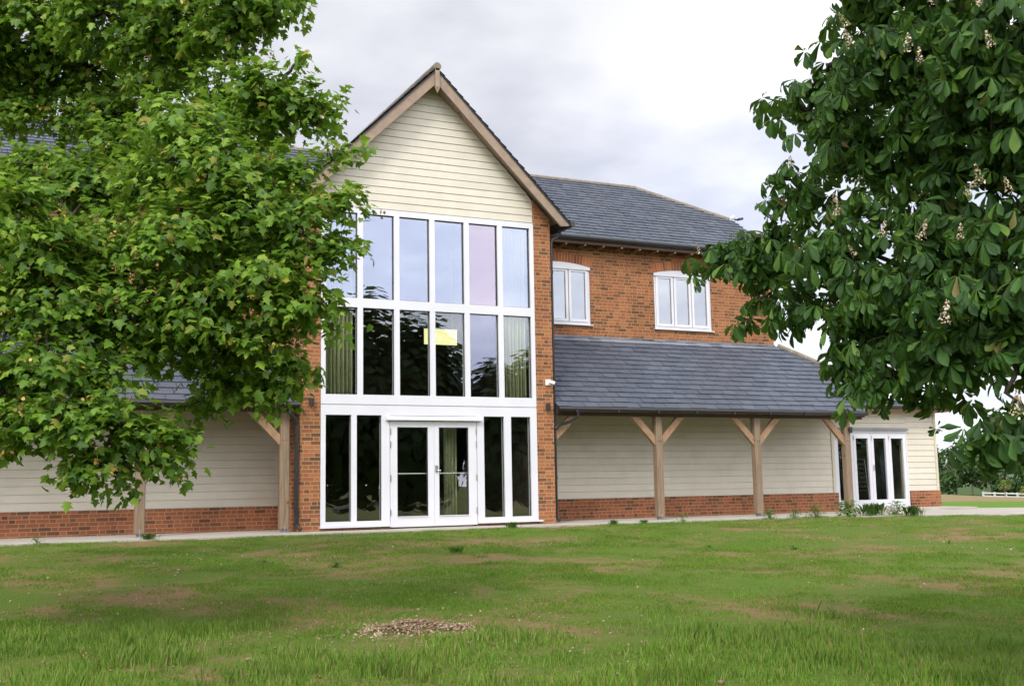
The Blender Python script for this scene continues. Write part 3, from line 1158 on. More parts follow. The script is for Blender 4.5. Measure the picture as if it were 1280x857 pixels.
def post(x, lit=False, sides=(-1, 1), label=None):
    mb = MB()
    w = 0.085
    mb.cbox(x - w, x + w, 0.04, 0.20, 0.03, 2.178)
    p = mb.build('oak_post', 'oak_post', hall)
    mb = MB()
    mb.box(x - 0.05, x + 0.05, 0.07, 0.17, -0.03, 0.028)
    mb.box(x - 0.01, x + 0.01, 0.036, 0.0395, -0.02, 0.10)
    mb.build('post_shoe', 'lead_flashing', p)
    for s in sides:
        mb = MB()
        # curved-ish straight brace with square cut ends
        a = (x + s * (w + 0.002), 1.56); a2 = (x + s * (w + 0.002), 1.76)
        b2 = (x + s * (w + 0.40), 2.176); b1 = (x + s * (w + 0.60), 2.176)
        pts = [(a[0], 0.07, a[1]), (b1[0], 0.07, b1[1]), (b2[0], 0.07, b2[1]), (a2[0], 0.07, a2[1])]
        mid = (x + s * (w + 0.27), 0.07, 1.84)
        pts = [pts[0], mid, pts[1], pts[2], pts[3]]
        if s > 0:
            pass
        else:
            pts = pts[::-1]
        mb.prism(pts, (0, 0.09, 0))
        mb.build('brace', 'oak_brace', p)
    for dx in (-0.03, 0.03):
        mb = MB()
        mb.tube([(x + dx, 0.032, 1.66), (x + dx, 0.045, 1.66)], 0.011, 6)
        mb.build('peg', 'dark_timber', p)
    return p


for x in (7.55, 10.19):
    post(x)
post(12.83, sides=(-1,))
post(-3.21)
post(-0.66, sides=(-1,))
# brace against the right pier
mb = MB()
pts = [(4.955, 0.07, 1.60), (5.25, 0.07, 1.86), (5.56, 0.07, 2.176), (5.36, 0.07, 2.176), (4.955, 0.07, 1.80)]
mb.prism(pts, (0, 0.09, 0))
mb.build('brace', 'oak_brace', hall)

# right-hand block roof
ZE, YE = 2.62, 1.2
SR = 0.22
VR = math.hypot(2.7, 2.7 * SR)
slates('side_roof', (0, YE, ZE), (1, 0, 0), (0, 2.7, 2.7 * SR), lambda v: (13.55, 17.55 - v / VR * 2.6), VR, hall, 0.34, 0.195, 14)
mb = MB()
mb.quad((17.55, YE, ZE - 0.02), (17.55, 6.6, ZE - 0.02), (14.95, 3.9, ZE + 2.7 * SR - 0.02))
mb.quad((17.55, 6.6, ZE - 0.02), (12.6, 6.6, ZE - 0.02), (12.6, 3.9, ZE + 2.7 * SR - 0.02), (14.95, 3.9, ZE + 2.7 * SR - 0.02))
mb.build('side_roof_rear', 'slate_under', hall)
mb = MB()
mb.box(13.4, 17.5, YE + 0.03, YE + 0.055, ZE - 0.13, ZE - 0.01)
mb.box(13.4, 17.5, YE + 0.06, YW + 0.02, ZE - 0.13, ZE - 0.11)
mb.box(17.25, 17.5, YE + 0.06, 6.6, ZE - 0.13, ZE - 0.10)
mb.build('eaves_board', 'oak_brace', hall)
mb = MB()
mb.tube([(13.4, YE - 0.03, ZE - 0.03), (17.62, YE - 0.03, ZE - 0.03)], 0.05)
mb.build('gutter', 'black_plastic', hall)

# rainwater pipes
mb = MB()
mb.tube([(5.20, YB + 0.35, 6.13), (5.20, YB + 0.35, 6.02), (5.16, 0.03, 5.98), (5.02, 0.05, 5.90), (4.995, 0.05, 5.80), (4.995, 0.05, 0.08), (5.03, -0.02, 0.02)], 0.032)
mb.tube([(5.45, -0.13, GZ - 0.08), (5.45, -0.13, GZ - 0.20), (5.30, -0.05, GZ - 0.30), (5.06, 0.0, GZ - 0.38), (5.0, 0.02, GZ - 0.45)], 0.034)
for z in (0.9, 2.0, 3.6, 5.2):
    mb.tube([(4.995, 0.05, z - 0.03), (4.995, 0.05, z + 0.03)], 0.042)
mb.build('downpipe', 'black_plastic', hall)
mb = MB()
mb.tube([(-0.62, -0.13, GZ - 0.08), (-0.62, -0.13, GZ - 0.20), (-0.50, -0.06, GZ - 0.30), (-0.46, -0.03, GZ - 0.42), (-0.46, -0.03, 0.10), (-0.40, -0.12, 0.02)], 0.036)
for z in (0.35, 1.1, 1.85):
    mb.tube([(-0.46, -0.03, z - 0.035), (-0.46, -0.03, z + 0.035)], 0.046)
mb.tube([(-0.46, -0.03, 2.3), (-0.46, -0.03, 2.65)], 0.036)
mb.build('downpipe', 'black_plastic', hall)

# small black wall lights
for x, y, z in ((-0.19, 0.0, 2.37), (4.80, 0.0, 2.35), (12.87, 0.04, 1.92)):
    mb = MB()
    mb.tube([(x, y - 0.002, z), (x, y - 0.05, z)], 0.03, 10)
    mb.tube([(x, y - 0.06, z - 0.07), (x, y - 0.06, z + 0.07)], 0.045, 12)
    mb.build('wall_light', 'black_plastic', hall)
# security camera on the right pier
mb = MB()
mb.box(4.77, 4.88, -0.03, -0.002, 2.80, 2.92)
mb.tube([(4.84, -0.03, 2.86), (4.87, -0.08, 2.86)], 0.025, 8)
mb.tube([(4.83, -0.08, 2.865), (4.93, -0.12, 2.835)], 0.036, 10)
mb.build('security_camera', 'camera_white', hall)
# floodlight and alarm at the end of the hip
mb = MB()
mb.tube([(12.48, 3.74, 7.84), (12.56, 3.68, 7.89)], 0.05, 8)
mb.build('alarm_box', 'camera_white', hall)
mb = MB()
mb.prism([(12.60, 3.56, 7.76), (12.76, 3.56, 7.80), (12.75, 3.56, 7.86), (12.61, 3.56, 7.83)], (0, 0.08, 0))
mb.tube([(12.52, 3.65, 7.79), (12.63, 3.60, 7.80)], 0.02, 6)
mb.build('floodlight', 'black_plastic', hall)
mb = MB()
mb.tube([(17.24, YW - 0.02, 2.02), (17.40, YW - 0.05, 2.05)], 0.018, 6)
mb.tube([(17.38, YW - 0.05, 2.04), (17.46, YW - 0.05, 2.02)], 0.045, 8)
mb.build('corner_light', 'camera_white', hall)

# interior behind the glass
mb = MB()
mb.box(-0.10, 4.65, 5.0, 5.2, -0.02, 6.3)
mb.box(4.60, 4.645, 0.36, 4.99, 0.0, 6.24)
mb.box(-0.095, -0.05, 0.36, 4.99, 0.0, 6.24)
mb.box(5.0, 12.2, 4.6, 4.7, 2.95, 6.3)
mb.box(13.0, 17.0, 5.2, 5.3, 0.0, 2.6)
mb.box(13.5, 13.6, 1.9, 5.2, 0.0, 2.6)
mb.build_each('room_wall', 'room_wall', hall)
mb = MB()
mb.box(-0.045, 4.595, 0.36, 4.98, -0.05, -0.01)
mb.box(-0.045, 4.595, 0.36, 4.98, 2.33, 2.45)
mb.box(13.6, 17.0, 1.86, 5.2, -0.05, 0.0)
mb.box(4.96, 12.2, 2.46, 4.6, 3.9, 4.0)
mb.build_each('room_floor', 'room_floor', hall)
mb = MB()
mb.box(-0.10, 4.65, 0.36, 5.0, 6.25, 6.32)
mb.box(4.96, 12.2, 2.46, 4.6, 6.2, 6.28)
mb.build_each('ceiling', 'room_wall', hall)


# ------------------------------------------------------------------ things seen through the glass
def curtain(name, x0, x1, y, z0, z1, mat, label, folds=9, group=None):
    mb = MB()
    n = folds * 6
    pts = []
    for i in range(n + 1):
        u = i / n
        pts.append((x0 + (x1 - x0) * u, y + 0.045 * math.sin(u * folds * 2 * math.pi) + 0.015 * math.sin(u * 17)))
    for i in range(n):
        a, b_ = pts[i], pts[i + 1]
        mb.quad((a[0], a[1], z0), (b_[0], b_[1], z0), (b_[0], b_[1], z1), (a[0], a[1], z1))
    o = mb.build(name, mat, smooth=True)
    sol = o.modifiers.new('cloth', 'SOLIDIFY')
    sol.thickness = 0.004
    tag(o, label, 'curtain', group)
    return o


curtain('curtain', 0.10, 0.68, 0.20, 2.46, 6.2, 'green_curtain', 'pale green curtain behind the left edge of the upstairs glazing', 7)
curtain('curtain', 3.90, 4.42, 0.20, 2.46, 6.2, 'green_curtain', 'pale green curtain behind the right edge of the upstairs glazing', 6)
curtain('curtain', 2.72, 2.98, 0.55, 0.0, 2.2, 'green_curtain', 'grey green curtain seen through the right leaf of the double door', 4)
curtain('curtain', 15.62, 15.95, 1.95, 0.02, 2.2, 'dark_curtain', 'dark blue curtain behind the last pane of the folding doors', 5)

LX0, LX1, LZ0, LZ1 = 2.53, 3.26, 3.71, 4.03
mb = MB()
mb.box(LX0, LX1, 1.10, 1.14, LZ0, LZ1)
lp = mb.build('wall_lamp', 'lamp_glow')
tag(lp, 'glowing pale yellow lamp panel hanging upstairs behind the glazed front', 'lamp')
mb = MB()
mb.box(LX0 - 0.02, LX1 + 0.02, 1.09, 1.15, LZ1 + 0.001, LZ1 + 0.02)
for xx in (LX0 + 0.1, LX1 - 0.1):
    mb.tube([(xx, 1.12, LZ1 + 0.015), (xx, 1.12, 6.24)], 0.008, 6)
mb.build('lamp_frame', 'white_paint', lp)


def make_chair(z, label):
    c = empty('stacked_chair', (15.0, 2.25, z))
    tag(c, label, 'chair', 'chairs stacked inside the folding doors')
    return c


chair0 = None
for k in range(8):
    z = 0.02 + k * 0.115
    lab = ['lowest chair of the black stack inside the folding doors', 'second chair up in the black stack inside the folding doors', 'third chair up in the black stack inside the folding doors',
           'fourth chair up in the black stack inside the folding doors', 'fifth chair up in the black stack inside the folding doors', 'sixth chair up in the black stack inside the folding doors',
           'chair just under the top one in the black stack inside the folding doors', 'topmost chair of the black stack, its curved back clear of the others'][k]
    if chair0 is None:
        chair0 = c = make_chair(z, lab)
        m1 = MB(); m1.cbox(-0.22, 0.22, -0.21, 0.22, 0.42, 0.46, 0.05); m1.build('seat', 'chair_fabric', c)
        m1 = MB()
        arc = [(-0.20 + 0.40 * i / 8, 0.27 - 0.03 * math.sin(math.pi * i / 8), 0.80 + 0.06 * math.sin(math.pi * i / 8)) for i in range(9)]
        m1.tube(arc, 0.035, 8); m1.build('backrest', 'chair_fabric', c)
        m1 = MB()
        for sx in (-1, 1):
            m1.tube([(sx * 0.20, 0.22, 0.44), (sx * 0.20, 0.27, 0.82)], 0.012, 6)
        m1.build('back_frame', 'steel', c)
        for sx, sy in ((-1, -1), (1, -1), (-1, 1), (1, 1)):
            m1 = MB(); m1.tube([(sx * 0.23, sy * 0.20, 0.43), (sx * 0.24, sy * 0.22, 0.0)], 0.012, 6); m1.build('leg', 'steel', c)
    else:
        c = chair0.copy(); COL.objects.link(c); c.location = (15.0, 2.25 + 0.012 * k, z); c['label'] = lab
        for ch in list(chair0.children):
            d = ch.copy(); COL.objects.link(d); d.parent = c


# ------------------------------------------------------------------ foliage
def leaf_tpl_sycamore():
    h = [(0, 0), (0.20, -0.02), (0.40, 0.10), (0.27, 0.22), (0.54, 0.50), (0.27, 0.50), (0.20, 0.66), (0, 1.0)]
    right = h
    verts = [(0, 0), (0, 0.45), (0, 1.0)]
    r = [(x, y) for x, y in h[1:-1]]
    l = [(-x, y) for x, y in h[1:-1]]
    allv = verts + r + l
    nr = len(r)
    fr = [0] + [3 + i for i in range(nr)] + [2, 1]
    fl = [0, 1, 2] + [3 + nr + i for i in range(nr - 1, -1, -1)]
    V = np.array([(x, y, -0.28 * abs(x) - 0.22 * (y - 0.3) ** 2) for x, y in allv])
    return V, [fr, fl]


def leaflet_tpl():
    """obovate chestnut leaflet, broadest near its tip, folded along the midrib"""
    h = [(0.03, 0.0), (0.06, 0.2), (0.13, 0.45), (0.20, 0.68), (0.19, 0.82), (0.10, 0.93)]
    mid = [(0, 0.0), (0, 0.45), (0, 0.75), (0, 1.0)]
    r = h; l = [(-x, y) for x, y in h]
    V = mid + r + l
    n = len(r)
    fr1 = [0, 4, 5, 6, 1]; fr2 = [1, 6, 7, 8, 2]; fr3 = [2, 8, 9, 3]
    o = 4 + n
    fl1 = [0, 1, o + 2, o + 1, o]; fl2 = [1, 2, o + 4, o + 3, o + 2]; fl3 = [2, 3, o + 5, o + 4]
    P = np.array([(x, y, 0.45 * abs(x) - 0.30 * y * y) for x, y in V])
    return P, [fr1, fr2, fr3, fl1, fl2, fl3]


def quad_tpl():
    return np.array([(-0.35, 0, 0), (0.35, 0, 0), (0.42, 0.6, -0.05), (0, 1, -0.15), (-0.42, 0.6, -0.05)]), [[0, 1, 2, 3, 4]]


def norm(a):
    return a / np.maximum(np.linalg.norm(a, axis=-1, keepdims=True), 1e-9)


def frames(nrm, tip):
    n = norm(nrm)
    t_ = norm(tip - n * np.sum(tip * n, -1, keepdims=True))
    s = np.cross(t_, n)
    return np.stack([s, t_, n], -1)        # columns


def place(tpl, pos, fr, scale):
    V, F = tpl
    out = np.einsum('nij,vj->nvi', fr, V) * scale[:, None, None] + pos[:, None, :]
    return out.reshape(-1, 3), F, len(pos), len(V)


def leaves_obj(name, tpl, pos, fr, scale, mat, parent):
    v, F, n, k = place(tpl, pos, fr, scale)
    return np_mesh(name, v, None, mat, parent, tpl_faces=F, n_inst=n, tpl_n=k)


def branch_curve(a, b, sag, n=7, jit=0.06, rnd=random):
    a = np.array(a); b = np.array(b)
    pts = []
    L = np.linalg.norm(b - a)
    for i in range(n):
        u = i / (n - 1)
        p = a + (b - a) * u
        p[2] += sag * math.sin(math.pi * u) * L
        if 0 < i < n - 1:
            p = p + np.array([rnd.uniform(-1, 1) for _ in range(3)]) * jit * L * 0.5
        pts.append(p)
    return pts


UP = np.array([0, 0, 1.0])
rt = random.Random(5)


def sprays(blobs, per, r_spray, n_leaf, rng, flat=0.8):
    """positions, outward directions and twigs for a crown made of clumps"""
    P, O, TW = [], [], []
    for c, r, dens in blobs:
        k = max(3, int(per * dens * (r / 0.4) ** 2))
        d = norm(rng.normal(size=(k, 3)))
        rad = r * rng.uniform(0.25, 1.0, (k, 1)) ** 0.55
        sc_ = c + d * rad * np.array([1, 1, flat])
        TW.append((c, sc_))
        for i in range(k):
            m = int(rng.integers(int(n_leaf * 0.6), int(n_leaf * 1.4) + 1))
            out = norm(d[i] + np.array([0, 0, -0.15]))
            side = norm(np.cross(out, UP + 0.01))
            droop = norm(out - 0.35 * UP)
            a = rng.normal(size=(m, 1)) * r_spray * 0.8
            b_ = rng.uniform(-1, 1, (m, 1)) * r_spray
            h = rng.normal(size=(m, 1)) * r_spray * 0.28
            P.append(sc_[i] + side * a + droop * b_ + h * UP)
            O.append(np.repeat(out[None], m, 0))
    return np.concatenate(P), np.concatenate(O), TW


def px_blobs(lst):
    res = []
    for q in lst:
        px, py, rp, dep = q[:4]
        res.append((at(px, py, dep), rp / FPX * dep, q[4] if len(q) > 4 else 1.0))
    return res


SYC = [(40, 25, 70, 12), (130, 15, 70, 11.5), (220, 15, 60, 11), (300, 5, 55, 10.5), (352, 2, 36, 10.5), (275, 50, 42, 10.6), (200, 75, 62, 11.5), (110, 85, 65, 12.5), (20, 90, 60, 12.5),
       (20, 150, 22, 12.0, .5), (90, 150, 40, 12.3, .7), (335, 112, 38, 10), (378, 132, 34, 10), (405, 138, 22, 10), (325, 150, 45, 10.3), (280, 125, 50, 10.5), (375, 78, 6, 10),
       (235, 155, 55, 9.5), (270, 205, 55, 9.3), (200, 225, 55, 9.5), (120, 235, 58, 10), (150, 180, 40, 10.4), (40, 240, 42, 10), (330, 220, 42, 9.6), (372, 215, 30, 9.6), (415, 200, 14, 9.6), (432, 188, 6, 9.6),
       (300, 270, 60, 9.2), (365, 268, 42, 9.3), (412, 255, 28, 9.3), (435, 248, 14, 9.3), (430, 310, 24, 9.3), (390, 318, 40, 9.2), (220, 300, 65, 9), (130, 310, 60, 9.2), (40, 300, 60, 8.8), (20, 262, 42, 8.6),
       (320, 350, 58, 9), (372, 385, 36, 9), (250, 380, 60, 9), (160, 380, 60, 9), (70, 380, 65, 8.8), (0, 370, 50, 8.8), (415, 408, 9, 9.0), (400, 365, 16, 9.1),
       (330, 425, 50, 9.2), (362, 462, 26, 9.3), (280, 438, 45, 9.4), (290, 485, 33, 9.6), (258, 508, 22, 9.7), (325, 480, 30, 9.4), (350, 490, 16, 9.4),
       (205, 425, 42, 9.2), (150, 440, 40, 8.9), (60, 460, 60, 8.5), (0, 470, 50, 8.5), (130, 478, 34, 8.6),
       (130, 525, 52, 8.4), (60, 525, 50, 8.4), (0, 530, 40, 8.4), (185, 548, 38, 8.5), (205, 578, 20, 8.6), (125, 575, 36, 8.4), (152, 598, 15, 8.5), (85, 590, 16, 8.4), (228, 556, 6, 8.6),
       (10, 212, 34, 10.6), (62, 205, 36, 10.6), (270, 330, 50, 10), (305, 300, 45, 10.2), (240, 310, 40, 10.2), (330, 300, 35, 10.2), (20, 135, 34, 12.2), (150, 140, 44, 12),
       # out of frame
       (-90, 60, 110, 12), (-110, 220, 110, 10.5), (-90, 380, 100, 9.5), (-70, 500, 80, 9), (100, -110, 110, 12), (260, -100, 90, 11), (-60, -110, 120, 12.5), (-220, 120, 130, 12)]

CHE = [(1080, 18, 40, 7.5), (1140, 35, 52, 7), (1210, 35, 58, 6.5), (1270, 45, 58, 6.3), (1050, 75, 32, 7.8), (1012, 112, 26, 8), (988, 135, 20, 8), (1090, 95, 52, 7.3), (1160, 115, 58, 7), (1240, 125, 58, 6.5),
       (1015, 150, 22, 8), (1055, 165, 46, 7.8), (1120, 185, 52, 7.4), (1200, 195, 58, 7), (1270, 195, 50, 6.6),
       (990, 225, 24, 8.2), (975, 250, 20, 8.2), (1022, 245, 36, 8, .7), (980, 288, 30, 8.3), (935, 315, 22, 8.6), (905, 318, 17, 8.7), (1040, 308, 46, 7.8, .85), (1100, 268, 46, 7.4, .75), (1180, 285, 58, 7), (1260, 285, 58, 6.5),
       (962, 335, 24, 8.4), (960, 372, 15, 8.4), (1005, 355, 26, 8, .8), (1006, 392, 17, 8), (1070, 355, 42, 7.6), (1080, 405, 38, 7.6), (1068, 442, 24, 7.8), (1062, 466, 13, 7.8), (1080, 478, 15, 7.8), (1140, 365, 58, 7), (1220, 365, 58, 6.5), (1280, 375, 50, 6.2),
       (1130, 435, 46, 7.2), (1200, 425, 46, 6.8), (1270, 430, 40, 6.4), (1120, 470, 22, 7.2), (1148, 496, 10, 7.2), (1098, 484, 12, 7.2), (1180, 468, 20, 7),
       (1255, 525, 26, 6.2, .7), (1225, 550, 18, 6.1, .7), (1258, 553, 14, 6.1, .7), (1280, 510, 22, 6.2, .8),
(922, 322, 26, 8.6, 1.6), (946, 332, 24, 8.5, 1.5), (895, 322, 16, 8.7, 1.6), (948, 376, 17, 8.4, 1.5), (985, 392, 18, 8.1, 1.4), (965, 310, 24, 8.4),
       (1360, 60, 90, 6.5), (1370, 200, 90, 6.5), (1360, 340, 90, 6.3), (1350, 450, 70, 6.2), (1130, -80, 90, 7.2), (1260, -90, 100, 6.6), (1400, -80, 110, 6.6)]


def build_tree(name, label, blobs_px, trunk_xy, trunk_r, fork, kind):
    rng = np.random.default_rng(hash(kind) % 1 + (21 if kind == 'sycamore' else 33))
    root = empty(name, (trunk_xy[0], trunk_xy[1], float(ground_z(*trunk_xy)) - 0.1))
    tag(root, label, 'tree')
    base = np.array(root.location)
    blobs = [(c - base, r, d) for c, r, d in px_blobs(blobs_px)]
    if kind != 'sycamore':
        blobs = blobs + [(c + norm(c + base - CAM_P) * r * 2.2, r * 0.95, d * 0.9) for c, r, d in blobs if r > 0.2 and d > 0.9]
    top = np.array([0.1, 0.15, fork])
    mb = MB()
    tp = branch_curve((0, 0, -0.1), top, 0, 7, 0.04, rt)
    mb.tube(tp, [trunk_r * (1.35 if i == 0 else 1 - 0.35 * i / 6) for i in range(7)], 14)
    tr = mb.build('trunk', 'bark', root, True)
    # limbs: each goes to a few clumps
    mb = MB()
    order = sorted(range(len(blobs)), key=lambda i: -blobs[i][1])
    limbs = []
    for i in order:
        c = blobs[i][0]
        h = min(fork * 1.6, max(fork * 0.55, c[2] * 0.75))
        start = np.array([0.1, 0.15, h])
        best = None
        for L in limbs:
            for q in L[2:]:
                dd = np.linalg.norm(q - c)
                if (best is None or dd < best[0]) and np.linalg.norm(q[:2]) < np.linalg.norm(c[:2]) + 0.3:
                    best = (dd, q)
        if best is not None and best[0] < 2.6:
            s = best[1]; r0 = 0.022
        else:
            s = start; r0 = trunk_r * 0.38
        pts = branch_curve(s, c, 0.10, 8, 0.16, rt)
        limbs.append(pts)
        mb.tube(pts, [r0 + (0.008 - r0) * k / 7 for k in range(8)], 6)
    mb.tube([top, top + np.array([0.1, 0.1, fork * 0.9])], [trunk_r * 0.65, trunk_r * 0.3], 10)
    branch_mb = mb
    if kind == 'sycamore':
        P, O, TW = sprays(blobs, 56, 0.13, 20, rng)
        n = len(P)
        nrm = norm(0.75 * UP + 0.65 * O + rng.normal(size=(n, 3)) * 0.38)
        tip = O + np.array([0, 0, -0.55]) + rng.normal(size=(n, 3)) * 0.55
        leaves_obj('crown', leaf_tpl_sycamore(), P, frames(nrm, tip), (0.038 + 0.068 * rng.random(n) ** 1.1), 'sycamore_leaf', root)
        # bunches of winged seeds
        idx = rng.choice(n, 420, replace=False)
        P2 = np.repeat(P[idx] + O[idx] * 0.05, 7, 0) + rng.normal(size=(420 * 7, 3)) * 0.02
        m_ = len(P2)
        leaves_obj('seed_keys', quad_tpl(), P2, frames(rng.normal(size=(m_, 3)), np.array([0, 0, -1.0]) + rng.normal(size=(m_, 3)) * 0.5), rng.uniform(0.02, 0.034, m_), 'seed_key', root)['kind'] = 'stuff'
    else:
        P, O, TW = sprays(blobs, 44, 0.14, 5, rng, 0.95)
        n = len(P)
        fn = norm(0.7 * UP + 0.75 * O + rng.normal(size=(n, 3)) * 0.30)
        tip = norm(O + np.array([0, 0, -0.75]) + rng.normal(size=(n, 3)) * 0.35)
        fr0 = frames(fn, tip)
        S, T_, N_ = fr0[:, :, 0], fr0[:, :, 1], fr0[:, :, 2]
        size = 0.07 + 0.075 * rng.random(n)
        pos, F, scs = [], [], []
        for ang, ln in ((-112, 0.55), (-72, 0.78), (-36, 0.95), (0, 1.05), (36, 0.95), (72, 0.78), (112, 0.55)):
            keep = np.ones(n, bool) if abs(ang) < 100 else rng.random(n) < 0.55
            a = np.radians(ang + rng.normal(size=n) * 11)[:, None]
            d = norm(np.cos(a) * T_ + np.sin(a) * S)
            dr = rng.uniform(0.1, 0.95, (n, 1))
            d2 = norm(d - N_ * dr * 0.6 - UP * dr * 0.5)
            nn = norm(N_ + d * dr)
            pos.append((P + d2 * 0.012)[keep]); F.append(frames(nn, d2)[keep]); scs.append((size * ln * rng.uniform(0.88, 1.1, n))[keep])
        leaves_obj('crown', leaflet_tpl(), np.concatenate(pos), np.concatenate(F), np.concatenate(scs), 'chestnut_leaf', root)
    # twigs
    mb = branch_mb
    for c, s in TW:
        for q in s[::2]:
            mid = (c + q) / 2 + rng.normal(size=3) * 0.03
            mb.tube([c, mid, q], [0.007, 0.005, 0.003], 4)
    mb.build('branches', 'bark', root, True)
    return root, base


syc, _ = build_tree('sycamore_tree', 'leafy sycamore with seed keys, its boughs hanging before the left wing', SYC, (-12.2, -10.6), 0.26, 3.0, 'sycamore')
che, che_base = build_tree('horse_chestnut_tree', 'horse chestnut in blossom, its drooping boughs framing the right side', CHE, (1.6, -16.6), 0.3, 2.6, 'chestnut')


# flower spikes of the chestnut
def make_flower():
    rng = np.random.default_rng(3)
    k = 70
    u = rng.random(k)
    r = 0.045 * (1 - u) ** 0.8 + 0.006
    a = rng.uniform(0, 6.28, k)
    P = np.stack([r * np.cos(a), r * np.sin(a), u * 0.19], -1)
    nr = norm(np.stack([np.cos(a), np.sin(a), rng.normal(size=k) * 0.5 + 0.3], -1))
    v1, F, n, kk = place(quad_tpl(), P, frames(nr, rng.normal(size=(k, 3))), rng.uniform(0.010, 0.024, k))
    return v1, F, n, kk


v, F, n_, k_ = make_flower()
FLW = [(1066, 60, 7.1), (1098, 72, 6.8), (1135, 62, 6.5), (1150, 78, 6.4), (1173, 84, 6.3), (1220, 8, 6.0), (1165, 5, 6.4), (1275, 110, 5.9), (1208, 245, 6.3), (1226, 232, 6.3), (1212, 292, 6.3), (1200, 300, 6.3), (1102, 296, 6.8), (1042, 250, 7.5),
       (1048, 270, 7.4), (1150, 300, 6.5), (1062, 358, 7.1), (1180, 405, 6.3), (1070, 320, 7.0), (1000, 92, 8.0), (988, 208, 8.1), (1270, 520, 5.9), (1215, 530, 6.1), (875, 318, 8.6), (1262, 240, 5.9), (1110, 10, 6.8), (1060, 35, 7.2), (1240, 60, 5.9), (1140, 410, 6.6)]
fl0 = None
for i, (px, py, dep) in enumerate([f for j, f in enumerate(FLW) if j % 3 != 1]):
    p = at(px, py, dep - 0.25) - che_base
    if fl0 is None:
        fl0 = o = np_mesh('flower_spike', v, None, 'blossom', che, tpl_faces=F, n_inst=n_, tpl_n=k_)
    else:
        o = fl0.copy()
        COL.objects.link(o)
    o.location = p
    o.rotation_euler = (rt.uniform(-0.5, 0.5), rt.uniform(-0.5, 0.5), rt.uniform(0, 6))
    s = rt.uniform(0.42, 0.78)
    o.scale = (s, s, s)


# ------------------------------------------------------------------ grass
def lawn_density(x, y):
    return np.clip((0.55 * fbm(x * 0.6, y * 0.9, 40, 4) + 0.45 * fbm(x * 2.3, y * 2.6, 140, 3) - 0.41) / 0.12, 0.05, 1)


def in_view(x, y, margin=40):
    d = np.stack([x, y, ground_z(x, y)], -1) - CAM_P
    zc = d @ CAM_F
    px = 640 + FPX * (d @ CAM_R) / zc
    py = 428.5 - FPX * (d @ CAM_U) / zc
    return (zc > 1) & (px > -margin * 3) & (px < 1280 + margin * 3) & (py < 857 + margin * 3), zc, py


def blades(name, n, box, hrange, width, mat, rng, accept, lean=0.6):
    x = rng.uniform(box[0], box[1], n); y = rng.uniform(box[2], box[3], n)
    ok = (y < edge_y(x) + 0.03)
    x, y = x[ok], y[ok]
    vis, zc, py = in_view(x, y)
    x, y, zc = x[vis], y[vis], zc[vis]
    a = accept(x, y, zc) * np.where(((x + 2.5) / 0.55) ** 2 + ((y + 11.62) / 0.34) ** 2 < 1, 0.04, 1.0)
    keep = rng.random(len(x)) < a
    x, y, zc = x[keep], y[keep], zc[keep]
    m_ = len(x)
    z = ground_z(x, y)
    h = rng.uniform(hrange[0], hrange[1], m_) * (0.2 + 1.6 * fbm(x * 2.2, y * 2.2, 77, 4) ** 1.3)
    ang = rng.uniform(0, 6.283, m_)
    dirx, diry = np.cos(ang), np.sin(ang)
    la = rng.uniform(0, 6.283, m_)
    lv = rng.uniform(0.05, 1.0, m_) * lean * h
    lx, ly = np.cos(la) * lv, np.sin(la) * lv
    w = width * rng.uniform(0.7, 1.3, m_)
    B = np.stack([x, y, z - 0.006], -1)
    V = np.zeros((m_, 5, 3))
    S = np.stack([dirx * w / 2, diry * w / 2, 0 * w], -1)
    M = B + np.stack([lx * 0.35, ly * 0.35, h * 0.55], -1)
    T_ = B + np.stack([lx, ly, h], -1)
    V[:, 0] = B - S; V[:, 1] = B + S; V[:, 2] = M + S * 0.75; V[:, 3] = T_; V[:, 4] = M - S * 0.75
    o = np_mesh(name, V.reshape(-1, 3), None, mat, None, tpl_faces=[[0, 1, 2, 3, 4]], n_inst=m_, tpl_n=5)
    return o, m_


def far_line(x, y, zc):
    return np.clip((9.9 + (fbm(x * 0.8, y * 0.8, 5, 4) - 0.5) * 3.4 - zc) / 1.5, 0, 1)


rg = np.random.default_rng(2)
o, m1 = blades('lawn_grass', 1500000, (-9, 16, -18, -0.9), (0.015, 0.04), 0.0065, 'lawn_blade', rg, lambda x, y, zc: lawn_density(x, y) * np.clip(14 / zc, 0.4, 1))
tag(o, 'short thin lawn grass with bare patches in front of the hall', 'grass', kind='stuff')
o, m2 = blades('tall_grass', 420000, (-9, 5, -18.5, -8), (0.03, 0.115), 0.0075, 'grass_blade', rg, lambda x, y, zc: far_line(x, y, zc) * np.clip((fbm(x * 1.7, y * 1.7, 61, 4) - 0.40) / 0.16, 0.03, 1), 0.5)
tag(o, 'longer rough grass along the front edge of the lawn', 'grass', kind='stuff')
print('blades', m1, m2)


# stones
def stone_tpl():
    s = [(1, 0, 0), (-1, 0, 0), (0, 1, 0), (0, -1, 0), (0, 0, .7), (0, 0, -.7)]
    f = [[0, 2, 4], [2, 1, 4], [1, 3, 4], [3, 0, 4], [2, 0, 5], [1, 2, 5], [3, 1, 5], [0, 3, 5]]
    return np.array(s, float), f


def stones(name, x, y, z, r, rng):
    k = len(x)
    pos = np.stack([x, y, z], -1)
    fr = frames(rng.normal(size=(k, 3)) * 0.5 + UP, rng.normal(size=(k, 3)))
    V, F = stone_tpl()
    V = V[None] * rng.uniform(0.6, 1.2, (k, 6, 1))
    out = np.einsum('nij,nvj->nvi', fr, V) * r[:, None, None] + pos[:, None]
    return np_mesh(name, out.reshape(-1, 3), None, 'pebble', None, tpl_faces=F, n_inst=k, tpl_n=6)


